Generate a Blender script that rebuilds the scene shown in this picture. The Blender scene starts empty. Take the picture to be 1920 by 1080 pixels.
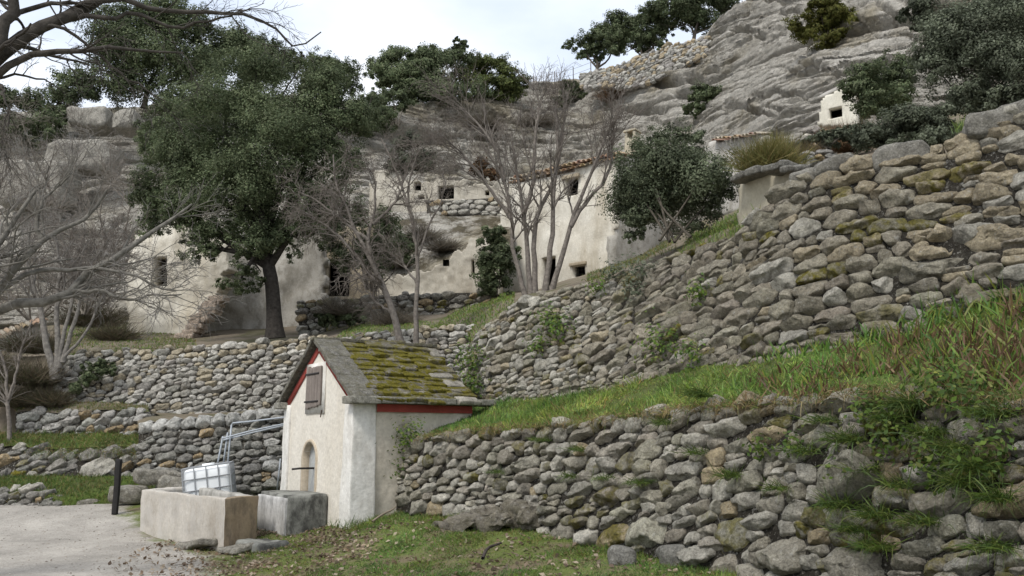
import bpy, math
import numpy as np
from mathutils import Vector

# ------------------------------------------------------------------ camera, sky, sun, exposure
SC = bpy.context.scene
COL = SC.collection
PITCH = math.radians(10.0)
FPX = 1600.0
CAMZ = 1.6
cam_d = bpy.data.cameras.new("camera")
cam_d.sensor_width = 36.0
cam_d.lens = FPX / 1920.0 * 36.0
cam_d.clip_start = 0.1
cam_d.clip_end = 2000.0
cam = bpy.data.objects.new("camera", cam_d)
COL.objects.link(cam)
cam.location = (0, 0, CAMZ)
cam.rotation_euler = (math.pi / 2 + PITCH, 0, 0)
SC.camera = cam

SUN_EL, SUN_AZ = math.radians(52), math.radians(215)      # azimuth clockwise from +Y: behind the camera, to the left
world = bpy.data.worlds.new("World")
SC.world = world
world.use_nodes = True
wn, wl = world.node_tree.nodes, world.node_tree.links
wn.clear()
w_out = wn.new("ShaderNodeOutputWorld")
w_bg = wn.new("ShaderNodeBackground")
w_bg.inputs["Strength"].default_value = 0.12
w_sky = wn.new("ShaderNodeTexSky")
w_sky.sky_type = 'NISHITA'
w_sky.sun_disc = False
w_sky.sun_elevation = SUN_EL
w_sky.sun_rotation = SUN_AZ
w_sky.dust_density = 2.0
w_tc = wn.new("ShaderNodeTexCoord")
w_map = wn.new("ShaderNodeMapping")
w_map.inputs["Scale"].default_value = (1.0, 1.0, 2.2)
w_no = wn.new("ShaderNodeTexNoise")
w_no.inputs["Scale"].default_value = 3.2
w_no.inputs["Detail"].default_value = 5.0
w_no.inputs["Roughness"].default_value = 0.5
w_rmp = wn.new("ShaderNodeValToRGB")
w_rmp.color_ramp.elements[0].position = 0.30
w_rmp.color_ramp.elements[0].color = (0.80, 0.80, 0.80, 1)
w_rmp.color_ramp.elements[1].position = 0.62
w_rmp.color_ramp.elements[1].color = (1.0, 1.0, 1.0, 1)
w_cl = wn.new("ShaderNodeValToRGB")                       # cloud brightness
w_cl.color_ramp.elements[0].position = 0.28
w_cl.color_ramp.elements[0].color = (3.9, 4.4, 5.2, 1)
w_cl.color_ramp.elements[1].position = 0.66
w_cl.color_ramp.elements[1].color = (5.5, 5.7, 6.1, 1)
w_mix = wn.new("ShaderNodeMix")
w_mix.data_type = 'RGBA'
wl.new(w_tc.outputs["Generated"], w_map.inputs["Vector"])
wl.new(w_map.outputs["Vector"], w_no.inputs["Vector"])
wl.new(w_no.outputs["Fac"], w_rmp.inputs["Fac"])
wl.new(w_no.outputs["Fac"], w_cl.inputs["Fac"])
wl.new(w_rmp.outputs["Color"], w_mix.inputs["Factor"])
wl.new(w_sky.outputs["Color"], w_mix.inputs["A"])
wl.new(w_cl.outputs["Color"], w_mix.inputs["B"])
wl.new(w_mix.outputs["Result"], w_bg.inputs["Color"])
wl.new(w_bg.outputs["Background"], w_out.inputs["Surface"])

sun_d = bpy.data.lights.new("sun", 'SUN')
sun_d.energy = 1.5
sun_d.angle = math.radians(14)
sun_d.color = (1.0, 0.96, 0.9)
sun = bpy.data.objects.new("sun", sun_d)
COL.objects.link(sun)
sun.location = (0, 0, 40)
_sd = Vector((math.sin(SUN_AZ) * math.cos(SUN_EL), math.cos(SUN_AZ) * math.cos(SUN_EL), math.sin(SUN_EL)))
sun.rotation_euler = (-_sd).to_track_quat('-Z', 'Y').to_euler()

vs = SC.view_settings
vs.view_transform = 'Standard'
vs.look = 'None'
vs.gamma = 1.0
vs.exposure = 0.86
SC.cycles.max_bounces = 6
SC.cycles.diffuse_bounces = 3
SC.cycles.transparent_max_bounces = 4

# ------------------------------------------------------------------ helpers
CP, SP = math.cos(PITCH), math.sin(PITCH)

def ray(px, py):
    px = np.asarray(px, float); py = np.asarray(py, float)
    dx = (px - 960.0) / FPX; dy = (540.0 - py) / FPX
    return np.stack([dx, CP - dy * SP, SP + dy * CP], -1)

def at(px, py, d):
    """the place seen at (px, py) of the 1920x1080 photo, d metres ahead of the camera"""
    r = ray(px, py)
    k = np.asarray(d, float) / r[..., 1]
    return r * k[..., None] + np.array([0, 0, CAMZ])

def pts(lst):
    a = np.array(lst, float)
    return at(a[:, 0], a[:, 1], a[:, 2])

def nrm(v):
    v = np.asarray(v, float)
    return v / np.maximum(np.linalg.norm(v, axis=-1, keepdims=True), 1e-9)

def ss(a, b, x):
    t = np.clip((np.asarray(x, float) - a) / (b - a), 0, 1)
    return t * t * (3 - 2 * t)

_PERM = np.random.default_rng(7).permutation(4096)
_VAL = np.random.default_rng(8).random(4096) * 2 - 1

def vnoise(p, seed=0):
    p = np.asarray(p, float)
    i = np.floor(p).astype(np.int64)
    f = p - i
    f = f * f * f * (f * (f * 6 - 15) + 10)
    def h(a, b, c):
        return _VAL[_PERM[(_PERM[(_PERM[(a + seed * 131) & 4095] + b) & 4095] + c) & 4095]]
    x, y, z = i[..., 0], i[..., 1], i[..., 2]
    fx, fy, fz = f[..., 0], f[..., 1], f[..., 2]
    c00 = h(x, y, z) * (1 - fx) + h(x + 1, y, z) * fx
    c10 = h(x, y + 1, z) * (1 - fx) + h(x + 1, y + 1, z) * fx
    c01 = h(x, y, z + 1) * (1 - fx) + h(x + 1, y, z + 1) * fx
    c11 = h(x, y + 1, z + 1) * (1 - fx) + h(x + 1, y + 1, z + 1) * fx
    return (c00 * (1 - fy) + c10 * fy) * (1 - fz) + (c01 * (1 - fy) + c11 * fy) * fz

def fbm(p, seed=0, oct=4, gain=0.5):
    p = np.asarray(p, float)
    s = 0; a = 1.0; t = 0
    for o in range(oct):
        s = s + a * vnoise(p * (2.03 ** o) + o * 17.3, seed + o)
        t += a; a *= gain
    return s / t

def setp(o, label=None, cat=None, group=None, kind=None):
    if label: o["label"] = label
    if cat: o["category"] = cat
    if group: o["group"] = group
    if kind: o["kind"] = kind
    return o

def thing(name, label, cat, loc, group=None):
    o = bpy.data.objects.new(name, None)
    o.empty_display_size = 0.2
    COL.objects.link(o)
    o.location = tuple(float(v) for v in loc)
    return setp(o, label, cat, group)

def build(name, V, F, mat, parent=None, tint=None, smooth=False, origin=None):
    """one mesh object; F = list of (n,3) / (n,4) index arrays; tint = (N,3|4) per-vertex colour"""
    V = np.asarray(V, float).reshape(-1, 3)
    F = [np.asarray(f, np.int64) for f in (F if isinstance(F, (list, tuple)) else [F]) if len(f)]
    if parent is not None:
        org = np.zeros(3); q = parent
        while q is not None:
            org = org + np.array(q.location); q = q.parent
    elif origin is not None:
        org = np.asarray(origin, float)
    else:
        org = np.array([(V[:, 0].min() + V[:, 0].max()) / 2, (V[:, 1].min() + V[:, 1].max()) / 2, V[:, 2].min()])
    me = bpy.data.meshes.new(name)
    me.vertices.add(len(V))
    me.vertices.foreach_set("co", (V - org).astype(np.float32).ravel())
    li = np.concatenate([f.ravel() for f in F])
    cnt = np.concatenate([np.full(len(f), f.shape[1]) for f in F])
    st = np.concatenate([[0], np.cumsum(cnt)[:-1]])
    me.loops.add(len(li))
    me.loops.foreach_set("vertex_index", li.astype(np.int32))
    me.polygons.add(len(cnt))
    me.polygons.foreach_set("loop_start", st.astype(np.int32))
    me.polygons.foreach_set("loop_total", cnt.astype(np.int32))
    if smooth:
        me.polygons.foreach_set("use_smooth", np.ones(len(cnt), bool))
    if tint is not None:
        t = np.asarray(tint, np.float32)
        if t.ndim == 1:
            t = np.tile(t, (len(V), 1))
        if t.shape[1] == 3:
            t = np.concatenate([t, np.zeros((len(t), 1), np.float32)], 1)
        at_ = me.attributes.new("tint", 'FLOAT_COLOR', 'POINT')
        at_.data.foreach_set("color", t.astype(np.float32).ravel())
    me.update(calc_edges=True)
    me.validate()
    if mat is not None:
        me.materials.append(mat)
    o = bpy.data.objects.new(name, me)
    COL.objects.link(o)
    if parent is not None:
        o.parent = parent
    else:
        o.location = tuple(org)
    return o

class Geo:
    """collects verts/faces/tints"""
    def __init__(s):
        s.v = []; s.q = []; s.t = []; s.c = []; s.n = 0
    def add(s, V, F, tint=None):
        V = np.asarray(V, float).reshape(-1, 3)
        for f in (F if isinstance(F, (list, tuple)) else [F]):
            f = np.asarray(f, np.int64)
            if len(f) == 0: continue
            (s.q if f.shape[1] == 4 else s.t).append(f + s.n)
        if tint is None: tint = (0.5, 0.5, 0.5, 0)
        t = np.asarray(tint, float)
        if t.ndim == 1: t = np.tile(t, (len(V), 1))
        if t.shape[1] == 3: t = np.concatenate([t, np.zeros((len(t), 1))], 1)
        s.c.append(t); s.v.append(V); s.n += len(V)
        return s
    def out(s, name, mat, parent=None, smooth=False, origin=None):
        F = []
        if s.q: F.append(np.concatenate(s.q))
        if s.t: F.append(np.concatenate(s.t))
        return build(name, np.concatenate(s.v), F, mat, parent, np.concatenate(s.c), smooth, origin)

def grid_faces(nr, nc, off=0, wrap=False):
    r = np.arange(nr - 1)[:, None]; c = np.arange(nc if wrap else nc - 1)[None, :]
    c2 = (c + 1) % nc
    a = r * nc + c; b = r * nc + c2; d = (r + 1) * nc + c; e = (r + 1) * nc + c2
    return np.stack([a, b, e, d], -1).reshape(-1, 4) + off

def obox(o, u, v, w, su, sv, sw):
    """box: centre o, unit axes u v w, full sizes"""
    o, u, v, w = (np.asarray(x, float) for x in (o, u, v, w))
    V = [o + u * (i * su / 2) + v * (j * sv / 2) + w * (k * sw / 2) for k in (-1, 1) for j in (-1, 1) for i in (-1, 1)]
    F = [(0, 2, 3, 1), (4, 5, 7, 6), (0, 1, 5, 4), (2, 6, 7, 3), (0, 4, 6, 2), (1, 3, 7, 5)]
    return np.array(V), np.array(F)

def _cube_grid(n):
    g = np.concatenate([[-1], np.linspace(-0.9, 0.9, n), [1]])
    V = []; F = []; off = 0
    m = len(g)
    A, B = np.meshgrid(g, g)
    for ax in range(3):
        for s in (-1, 1):
            p = np.zeros((m, m, 3))
            p[..., ax] = s; p[..., (ax + 1) % 3] = A * s; p[..., (ax + 2) % 3] = B
            V.append(p.reshape(-1, 3)); F.append(grid_faces(m, m, off)); off += m * m
    V = np.concatenate(V); F = np.concatenate(F)
    key = np.round(V * 1000).astype(np.int64)
    _, idx, inv = np.unique(key, axis=0, return_index=True, return_inverse=True)
    return V[idx], inv.reshape(-1)[F]
_CG = {}

def rock(o, u, v, w, su, sv, sw, bev=0.3, rough=0.06, freq=3.0, seed=0, n=6):
    """rounded rough block"""
    if n not in _CG: _CG[n] = _cube_grid(n)
    C, F = _CG[n]
    h = np.array([su, sv, sw]) / 2
    b = bev * h.min()
    q = C * h
    inn = np.clip(q, -(h - b), h - b)
    q = inn + nrm(q - inn) * b
    P = np.asarray(o, float) + q[:, :1] * np.asarray(u) + q[:, 1:2] * np.asarray(v) + q[:, 2:] * np.asarray(w)
    d = np.stack([fbm(P * freq, seed + k * 11, 3) for k in range(3)], -1)
    return P + d * rough, F

def tubes(P, R, k=5):
    """P (N,n,3) polylines, R (N,n) radii"""
    P = np.asarray(P, float); R = np.asarray(R, float)
    N, n, _ = P.shape
    T = np.zeros_like(P)
    T[:, 1:-1] = P[:, 2:] - P[:, :-2]; T[:, 0] = P[:, 1] - P[:, 0]; T[:, -1] = P[:, -1] - P[:, -2]
    T = nrm(T)
    m = nrm(P[:, -1] - P[:, 0])
    ref = np.where(np.abs(m[:, 2:3]) > 0.8, np.array([[1.0, 0.1, 0]]), np.array([[0.1, 0.05, 1.0]]))
    U = nrm(np.cross(T, ref[:, None, :])); W = np.cross(T, U)
    a = np.arange(k) * 2 * math.pi / k
    V = P[:, :, None] + R[:, :, None, None] * (U[:, :, None] * np.cos(a)[:, None] + W[:, :, None] * np.sin(a)[:, None])
    r = np.arange(n - 1)[:, None]; c = np.arange(k)[None]
    f = np.stack([r * k + c, r * k + (c + 1) % k, (r + 1) * k + (c + 1) % k, (r + 1) * k + c], -1).reshape(-1, 4)
    F = (f[None] + (np.arange(N) * n * k)[:, None, None]).reshape(-1, 4)
    return V.reshape(-1, 3), F

def resample(p, n):
    p = np.asarray(p, float)
    if len(p) > 2:                                          # smooth with a Catmull-Rom pass
        q = np.concatenate([[2 * p[0] - p[1]], p, [2 * p[-1] - p[-2]]])
        out = []
        for i in range(1, len(q) - 2):
            for t in np.linspace(0, 1, 8, endpoint=False):
                a, b, c, d = q[i - 1], q[i], q[i + 1], q[i + 2]
                out.append(0.5 * ((2 * b) + (c - a) * t + (2 * a - 5 * b + 4 * c - d) * t * t + (3 * b - a - 3 * c + d) * t ** 3))
        out.append(p[-1]); p = np.array(out)
    s = np.concatenate([[0], np.cumsum(np.linalg.norm(np.diff(p, axis=0), axis=1))])
    t = np.linspace(0, s[-1], n)
    return np.stack([np.interp(t, s, p[:, k]) for k in range(3)], -1)

def rod(lst, r, k=6, n=None):
    p = np.asarray(lst, float)
    if n: p = resample(p, n)
    return tubes(p[None], np.full((1, len(p)), r), k)

def capped(lst, r, k=10):
    """straight rod with closed ends"""
    p = np.asarray(lst, float)
    d = nrm(p[-1] - p[0]) * 1e-4
    q = np.concatenate([[p[0] - d], p, [p[-1] + d]])
    R = np.concatenate([[0.0001], np.full(len(p), r), [0.0001]])
    return tubes(q[None], R[None], k)

# ------------------------------------------------------------------ materials
class NT:
    def __init__(s, name):
        s.m = bpy.data.materials.new(name); s.m.use_nodes = True
        s.n, s.l = s.m.node_tree.nodes, s.m.node_tree.links
        s.n.clear()
        s.out = s.n.new("ShaderNodeOutputMaterial")
        s.b = s.n.new("ShaderNodeBsdfPrincipled")
        s.l.new(s.b.outputs[0], s.out.inputs["Surface"])
        s.tc = s.n.new("ShaderNodeTexCoord").outputs["Object"]
    def noise(s, scale, detail=4, rough=0.55, vec=None, stretch=None, dist=0.0):
        x = s.n.new("ShaderNodeTexNoise")
        x.inputs["Scale"].default_value = scale; x.inputs["Detail"].default_value = detail
        x.inputs["Roughness"].default_value = rough; x.inputs["Distortion"].default_value = dist
        v = vec or s.tc
        if stretch:
            mp = s.n.new("ShaderNodeMapping"); mp.inputs["Scale"].default_value = stretch
            s.l.new(v, mp.inputs["Vector"]); v = mp.outputs["Vector"]
        s.l.new(v, x.inputs["Vector"])
        return x.outputs["Fac"]
    def voro(s, scale, feature='F1', vec=None):
        x = s.n.new("ShaderNodeTexVoronoi"); x.feature = feature
        x.inputs["Scale"].default_value = scale
        s.l.new(vec or s.tc, x.inputs["Vector"])
        return x.outputs["Distance"]
    def ramp(s, f, *st):
        x = s.n.new("ShaderNodeValToRGB"); e = x.color_ramp.elements
        while len(e) < len(st): e.new(0.5)
        for i, (p, c) in enumerate(st):
            e[i].position = p
            e[i].color = (c, c, c, 1) if np.isscalar(c) else (*c, 1)
        s.l.new(f, x.inputs["Fac"])
        return x.outputs["Color"]
    def mix(s, f, a, b, mode='MIX'):
        x = s.n.new("ShaderNodeMix"); x.data_type = 'RGBA'; x.blend_type = mode
        for k, v in (("Factor", f), ("A", a), ("B", b)):
            if isinstance(v, (int, float)): 
                if k == "Factor": x.inputs[k].default_value = v
                else: x.inputs[k].default_value = (v, v, v, 1)
            elif isinstance(v, tuple): x.inputs[k].default_value = (*v, 1)
            else: s.l.new(v, x.inputs[k])
        return x.outputs["Result"]
    def math(s, op, a, b=0.0):
        x = s.n.new("ShaderNodeMath"); x.operation = op
        for i, v in enumerate((a, b)):
            if isinstance(v, (int, float)): x.inputs[i].default_value = v
            else: s.l.new(v, x.inputs[i])
        return x.outputs[0]
    def attr(s, name="tint"):
        x = s.n.new("ShaderNodeAttribute"); x.attribute_name = name
        return x.outputs["Color"], x.outputs["Alpha"]
    def upness(s):
        g = s.n.new("ShaderNodeNewGeometry"); x = s.n.new("ShaderNodeSeparateXYZ")
        s.l.new(g.outputs["Normal"], x.inputs[0])
        return x.outputs["Z"]
    def bump(s, *hs):
        prev = None
        for f, st, dist in hs:
            x = s.n.new("ShaderNodeBump"); x.inputs["Strength"].default_value = st; x.inputs["Distance"].default_value = dist
            s.l.new(f, x.inputs["Height"])
            if prev: s.l.new(prev, x.inputs["Normal"])
            prev = x.outputs["Normal"]
        s.l.new(prev, s.b.inputs["Normal"])
    def done(s, color, rough=0.9, spec=0.2, metal=0.0):
        if isinstance(color, tuple): s.b.inputs["Base Color"].default_value = (*color, 1)
        else: s.l.new(color, s.b.inputs["Base Color"])
        if isinstance(rough, (int, float)): s.b.inputs["Roughness"].default_value = rough
        else: s.l.new(rough, s.b.inputs["Roughness"])
        s.b.inputs["Specular IOR Level"].default_value = spec
        s.b.inputs["Metallic"].default_value = metal
        return s.m

def m_stone(name, lichen=0.5, white=0.5, fine=40.0, moss=True):
    m = NT(name)
    tint, al = m.attr()
    c = m.mix(1.0, tint, m.ramp(m.noise(9, 6, 0.65), (0.28, 0.50), (0.72, 1.35)), 'MULTIPLY')
    c = m.mix(1.0, c, m.ramp(m.noise(fine * 1.3, 4, 0.7), (0.32, 0.62), (0.68, 1.25)), 'MULTIPLY')
    sp = m.noise(fine * 0.8, 5, 0.75)
    c = m.mix(m.ramp(sp, (0.57, 0.0), (0.70, 0.5)), c, (0.11, 0.10, 0.08))
    c = m.mix(m.ramp(sp, (0.34, 0.55), (0.44, 0.0)), c, (0.47, 0.45, 0.40))
    dk = m.ramp(m.noise(5.5, 7, 0.68, dist=0.4), (0.54, 0.0), (0.66, lichen * 0.7))
    c = m.mix(dk, c, (0.10, 0.092, 0.075))
    wh = m.ramp(m.noise(13, 5, 0.6, dist=0.6), (0.60, 0.0), (0.68, white))
    c = m.mix(wh, c, (0.46, 0.45, 0.41))
    if moss:
        f = m.math('MULTIPLY', al, m.ramp(m.noise(7, 5, 0.65), (0.40, 0.0), (0.56, 1.0)))
        c = m.mix(f, c, m.ramp(m.noise(30, 3), (0.3, (0.065, 0.062, 0.012)), (0.7, (0.21, 0.18, 0.03))))
    m.bump((m.noise(fine * 0.3, 7, 0.75), 1.0, 0.07), (m.noise(fine * 1.1, 4, 0.7), 1.0, 0.022))
    return m.done(c, 0.95, 0.08)

def m_tint(name, amt=0.25, scale=20.0, rough=0.7, spec=0.25, bump=0.0, trans=0.0):
    m = NT(name)
    tint, al = m.attr()
    c = m.mix(1.0, tint, m.ramp(m.noise(scale, 4), (0.3, 1 - amt), (0.7, 1 + amt)), 'MULTIPLY')
    if bump: m.bump((m.noise(scale * 2, 4), bump, 0.02))
    m.done(c, rough, spec)
    if trans:
        t = m.n.new("ShaderNodeBsdfTranslucent"); m.l.new(c, t.inputs["Color"])
        x = m.n.new("ShaderNodeMixShader"); x.inputs[0].default_value = trans
        m.l.new(m.b.outputs[0], x.inputs[1]); m.l.new(t.outputs[0], x.inputs[2])
        m.l.new(x.outputs[0], m.out.inputs["Surface"])
    return m.m

def m_plaster(name, base, dirt, streak=(1, 1, 0.3), amt=0.7, sc=1.6, stain=0.0, stainc=(0.08, 0.075, 0.065), low=None):
    m = NT(name)
    c = m.mix(m.ramp(m.noise(sc, 7, 0.6, stretch=streak), (0.38, 0.0), (0.72, amt)), base, dirt)
    c = m.mix(1.0, c, m.ramp(m.noise(18, 6, 0.7), (0.3, 0.84), (0.7, 1.12)), 'MULTIPLY')
    if stain:
        f = m.ramp(m.noise(3.2, 8, 0.7, stretch=(1, 1, 0.6)), (0.47, 0.0), (0.60, stain))
        c = m.mix(f, c, stainc)
    m.bump((m.noise(7, 5, 0.6), 0.35, 0.04), (m.noise(60, 4, 0.6), 0.3, 0.006))
    return m.done(c, 0.92, 0.15)

M_WALL = m_stone("dry_limestone", 0.60, 0.45)
M_FARWALL = m_stone("far_limestone", 0.45, 0.7, fine=25)
M_BARK = m_tint("bark", 0.4, 14, 0.95, 0.1, 0.6)
M_TWIG = m_tint("twig", 0.2, 6, 0.9, 0.1)
M_LEAF = m_tint("evergreen_leaf", 0.35, 0.9, 0.65, 0.12, 0, 0.25)
M_GRASS = m_tint("grass_blade", 0.25, 1.5, 0.5, 0.25, 0, 0.3)
M_DARK = NT("dark_interior").done((0.012, 0.011, 0.010), 0.95, 0.05)
# ------------------------------------------------------------------ builders
class Wall:
    """dry stone wall ruled between a base curve and a top curve, both lists of (px, py, depth)"""
    def __init__(s, base, top):
        b = np.array(base, float); t = np.array(top, float)
        s.x0 = max(b[0, 0], t[0, 0]); s.x1 = min(b[-1, 0], t[-1, 0])
        s.px = np.linspace(s.x0, s.x1, 520 if s.x1 > 2500 else 400)
        s.rb = np.interp(s.px, b[:, 0], b[:, 1]); s.rt = np.interp(s.px, t[:, 0], t[:, 1])
        db = 1 / np.interp(s.px, b[:, 0], 1 / b[:, 2]); dt = 1 / np.interp(s.px, t[:, 0], 1 / t[:, 2])
        s.B = at(s.px, s.rb, db); s.T = at(s.px, s.rt, dt)
        M = (s.B + s.T) / 2
        s.s = np.concatenate([[0], np.cumsum(np.linalg.norm(np.diff(M, axis=0), axis=1))])
        s.H = np.linalg.norm(s.T - s.B, axis=1)
        s.L = s.s[-1]
        s.Lref = float(np.interp(2225, s.px, s.s))
    def P(s, px, py):
        i = [np.interp(px, s.px, s.B[:, k]) for k in range(3)]; j = [np.interp(px, s.px, s.T[:, k]) for k in range(3)]
        rb = np.interp(px, s.px, s.rb); rt = np.interp(px, s.px, s.rt)
        t = (rb - py) / (rb - rt)
        i, j = np.array(i), np.array(j)
        return i + (j - i) * t
    def sh(s, x, h):
        """point and frame at arc x, height h"""
        B = np.stack([np.interp(x, s.s, s.B[:, k]) for k in range(3)], -1)
        T = np.stack([np.interp(x, s.s, s.T[:, k]) for k in range(3)], -1)
        H = np.interp(x, s.s, s.H)
        U = nrm(T - B)
        e = 0.15
        M1 = np.stack([np.interp(x + e, s.s, (s.B[:, k] + s.T[:, k]) / 2) for k in range(3)], -1)
        M0 = np.stack([np.interp(x - e, s.s, (s.B[:, k] + s.T[:, k]) / 2) for k in range(3)], -1)
        S = nrm(M1 - M0); S = nrm(S - U * (S * U).sum(-1, keepdims=True))
        N = np.cross(S, U)
        P = B + (T - B) * (h / np.maximum(H, 1e-3))[..., None]
        flip = np.where((N * (np.array([0, 0, CAMZ]) - P)).sum(-1, keepdims=True) < 0, -1, 1)
        return P, S, U, N * flip

def stones(w, sw, sh_, seed, tintf, szf=None, facets=6, fcut=0.84, nth=22, relief=0.42, rough=0.022, small=0.22, big=None, aniso=None, core=(0.045, 0.04, 0.032), wob=0.06, cap=0.0, back=0.25, flat=0.5):
    rng = np.random.default_rng(seed)
    X = []; Hh = []; Wd = []; Ht = []
    h = -0.3 * sh_; Hm = w.H.max() + sh_
    while h < Hm:
        ch = sh_ * rng.uniform(0.72, 1.4)
        x = -sw * rng.random()
        while x < w.L + sw:
            k_ = 1.0 if szf is None else szf(np.clip(x / w.Lref, 0, 1))
            ww = sw * np.clip(rng.lognormal(0, 0.42), 0.40, 2.2) * (ch / sh_) ** 0.35 * k_
            if rng.random() < (small if k_ > 0.9 else 0.75) and ww < 1.3 * sw:
                f = rng.uniform(0.35, 0.65)
                X += [x + ww / 2 + rng.normal(0, .05) * ww] * 2; Hh += [h + ch * f / 2, h + ch * (1 + f) / 2]
                Wd += [ww, ww]; Ht += [ch * f, ch * (1 - f)]
            else:
                X.append(x + ww / 2); Hh.append(h + ch / 2 + rng.normal(0, 0.09) * ch); Wd.append(ww); Ht.append(ch)
            x += ww
        h += ch * 0.97
    X = np.array(X); Hh = np.array(Hh); Wd = np.array(Wd); Ht = np.array(Ht)
    Hh = Hh + wob * np.sin(X * 1.3 + seed) * 1.2 + wob * vnoise(np.stack([X * 0.9, Hh * 0.5, X * 0 + seed], -1))
    if big is not None:                                    # extra large stones: (x, h, w, hgt) replace what they cover
        for (bx, bh, bw, bt) in big:
            k = ~((np.abs(X - bx) < bw * 0.5) & (np.abs(Hh - bh) < bt * 0.5))
            X, Hh, Wd, Ht = (np.append(a[k], v) for a, v in ((X, bx), (Hh, bh), (Wd, bw), (Ht, bt)))
    Hx = np.interp(X, w.s, w.H)
    k = (X > 0.02) & (X < w.L - 0.02) & (Hh < Hx - 0.2 * Ht + rng.normal(0, 0.12, len(X)) * Ht) & (Hh > -0.1)
    X, Hh, Wd, Ht = X[k], Hh[k], Wd[k], Ht[k]
    N = len(X)
    an = aniso or sw / sh_
    Y = Hh * an
    rad = 0.25 * (Wd + Ht * an)
    K = min(16, N - 1)
    C = np.stack([X, Y], -1)
    nb = np.zeros((N, K), int)
    for a in range(0, N, 400):
        d2 = ((C[a:a + 400, None] - C[None]) ** 2).sum(-1)
        d2[np.arange(d2.shape[0]), np.arange(a, a + d2.shape[0])] = 1e9
        nb[a:a + 400] = np.argpartition(d2, K, axis=1)[:, :K]
    D = C[nb] - C[:, None]
    dist = np.linalg.norm(D, axis=-1)
    off = (dist ** 2 + (rad ** 2)[:, None] - (rad ** 2)[nb]) / (2 * dist)
    off = np.clip(off, 0.25 * dist, 0.75 * dist)
    th = np.arange(nth) * 2 * math.pi / nth
    ang = np.arctan2(D[..., 1], D[..., 0])
    cs = np.cos(th[None, None] - ang[..., None])
    r = np.where(cs > 0.08, off[..., None] / np.maximum(cs, 0.08), 1e3)
    p = 24.0
    rot = rng.normal(0, 0.10, N)                            # each stone is also a rough block: four more planes
    for k4, half in ((0, 0.53 * Wd), (1, 0.53 * Ht * an), (2, 0.53 * Wd), (3, 0.53 * Ht * an)):
        c4 = np.cos(th[None] - (rot + k4 * math.pi / 2 + rng.normal(0, 0.10, N))[:, None])
        r = np.concatenate([r, np.where(c4 > 0.08, (half * rng.uniform(.92, 1.08, N))[:, None] / np.maximum(c4, 0.08), 1e3)[:, None]], 1)
    r = np.concatenate([r, np.broadcast_to((rad * 1.35)[:, None, None], (N, 1, nth))], 1)
    r = ((r ** -p).sum(1)) ** (-1 / p) * 0.985
    r = r * (1 + 0.05 * rng.normal(size=(N, nth)))
    r = (r + np.roll(r, 1, 1) * 0.5 + np.roll(r, -1, 1) * 0.5) / 2
    ox = r * np.cos(th); oy = r * np.sin(th) / an
    Dp = relief * np.minimum(Wd, Ht * 1.3) * rng.uniform(0.7, 1.25, N)
    prof = [(0.90, -back), (1.0, -0.12), (1.0, 0.35), (0.98, 0.62), (0.94, 0.83), (0.86, 0.95), (0.70, 1.0), (0.46, 1.0), (0.22, 1.0)]
    tx, ty = rng.normal(0, 0.28, N), rng.normal(0.0, 0.28, N)
    Pc, S, U, Nn = w.sh(X, Hh)
    out = rng.normal(0, 0.10, N) * np.minimum(Wd, Ht)
    V = []; 
    for sc, hg in prof:
        tilt = (tx[:, None] * np.cos(th) + ty[:, None] * np.sin(th)) * sc * (1 if hg > 0.2 else 0)
        if hg < -0.2: hh = np.full((N, nth), hg)
        elif hg < 0: hh = np.repeat((hg * Dp)[:, None], nth, 1)
        else: hh = Dp[:, None] * (hg + tilt * flat) + out[:, None]
        V.append(Pc[:, None] + S[:, None] * (ox * sc)[..., None] + U[:, None] * (oy * sc)[..., None] + Nn[:, None] * hh[..., None])
    ctr = Pc + Nn * (Dp * 1.0 + out)[:, None]
    V = np.stack(V, 1)                                     # N, rings, nth, 3
    nr = len(prof)
    flatV = np.concatenate([V.reshape(N, -1, 3), ctr[:, None]], 1)
    # knock random flat facets off every stone
    lc = (flatV - Pc[:, None])
    la = (lc * S[:, None]).sum(-1) / (0.5 * Wd)[:, None]; lb = (lc * U[:, None]).sum(-1) / (0.5 * Ht)[:, None]; lz = (lc * Nn[:, None]).sum(-1) / (Dp + 1e-6)[:, None]
    for _ in range(facets):
        fn_ = rng.normal(size=(N, 3)); fn_[:, 2] = np.abs(fn_[:, 2]) * 0.9 + 0.1; fn_ = nrm(fn_)
        lim = fcut * rng.uniform(0.72, 1.15, N) * np.sqrt(fn_[:, 2] ** 2 + 0.85 * (fn_[:, 0] ** 2 + fn_[:, 1] ** 2))
        ov = np.maximum(0, la * fn_[:, :1] + lb * fn_[:, 1:2] + lz * fn_[:, 2:] - lim[:, None]) * (lz > -0.05)
        ov = ov * 0.92
        la = la - ov * fn_[:, :1]; lb = lb - ov * fn_[:, 1:2]; lz = lz - ov * fn_[:, 2:]
    flatV = Pc[:, None] + S[:, None] * (la * (0.5 * Wd)[:, None])[..., None] + U[:, None] * (lb * (0.5 * Ht)[:, None])[..., None] + Nn[:, None] * (lz * Dp[:, None])[..., None]
    idn = np.arange(N)[:, None] * 3.7
    q = flatV * (6.0 / (sw + 0.05) * 0.55)
    q = q + idn[..., None]
    disp = np.stack([fbm(q, seed + j * 7, 4, 0.62) for j in range(3)], -1)
    amp = 1.25 * rough * (Wd + Ht)[:, None, None] / (0.5)
    front = np.ones(nr * nth + 1); front[:nth] = 0
    flatV = flatV + disp * amp * front[None, :, None]
    ring = grid_faces(nr, nth, 0, True)
    fan = np.stack([(nr - 1) * nth + np.arange(nth), (nr - 1) * nth + (np.arange(nth) + 1) % nth, np.full(nth, nr * nth)], -1)
    nv = nr * nth + 1
    o = (np.arange(N) * nv)[:, None, None]
    F4 = (ring[None] + o).reshape(-1, 4); F3 = (fan[None] + o).reshape(-1, 3)
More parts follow.
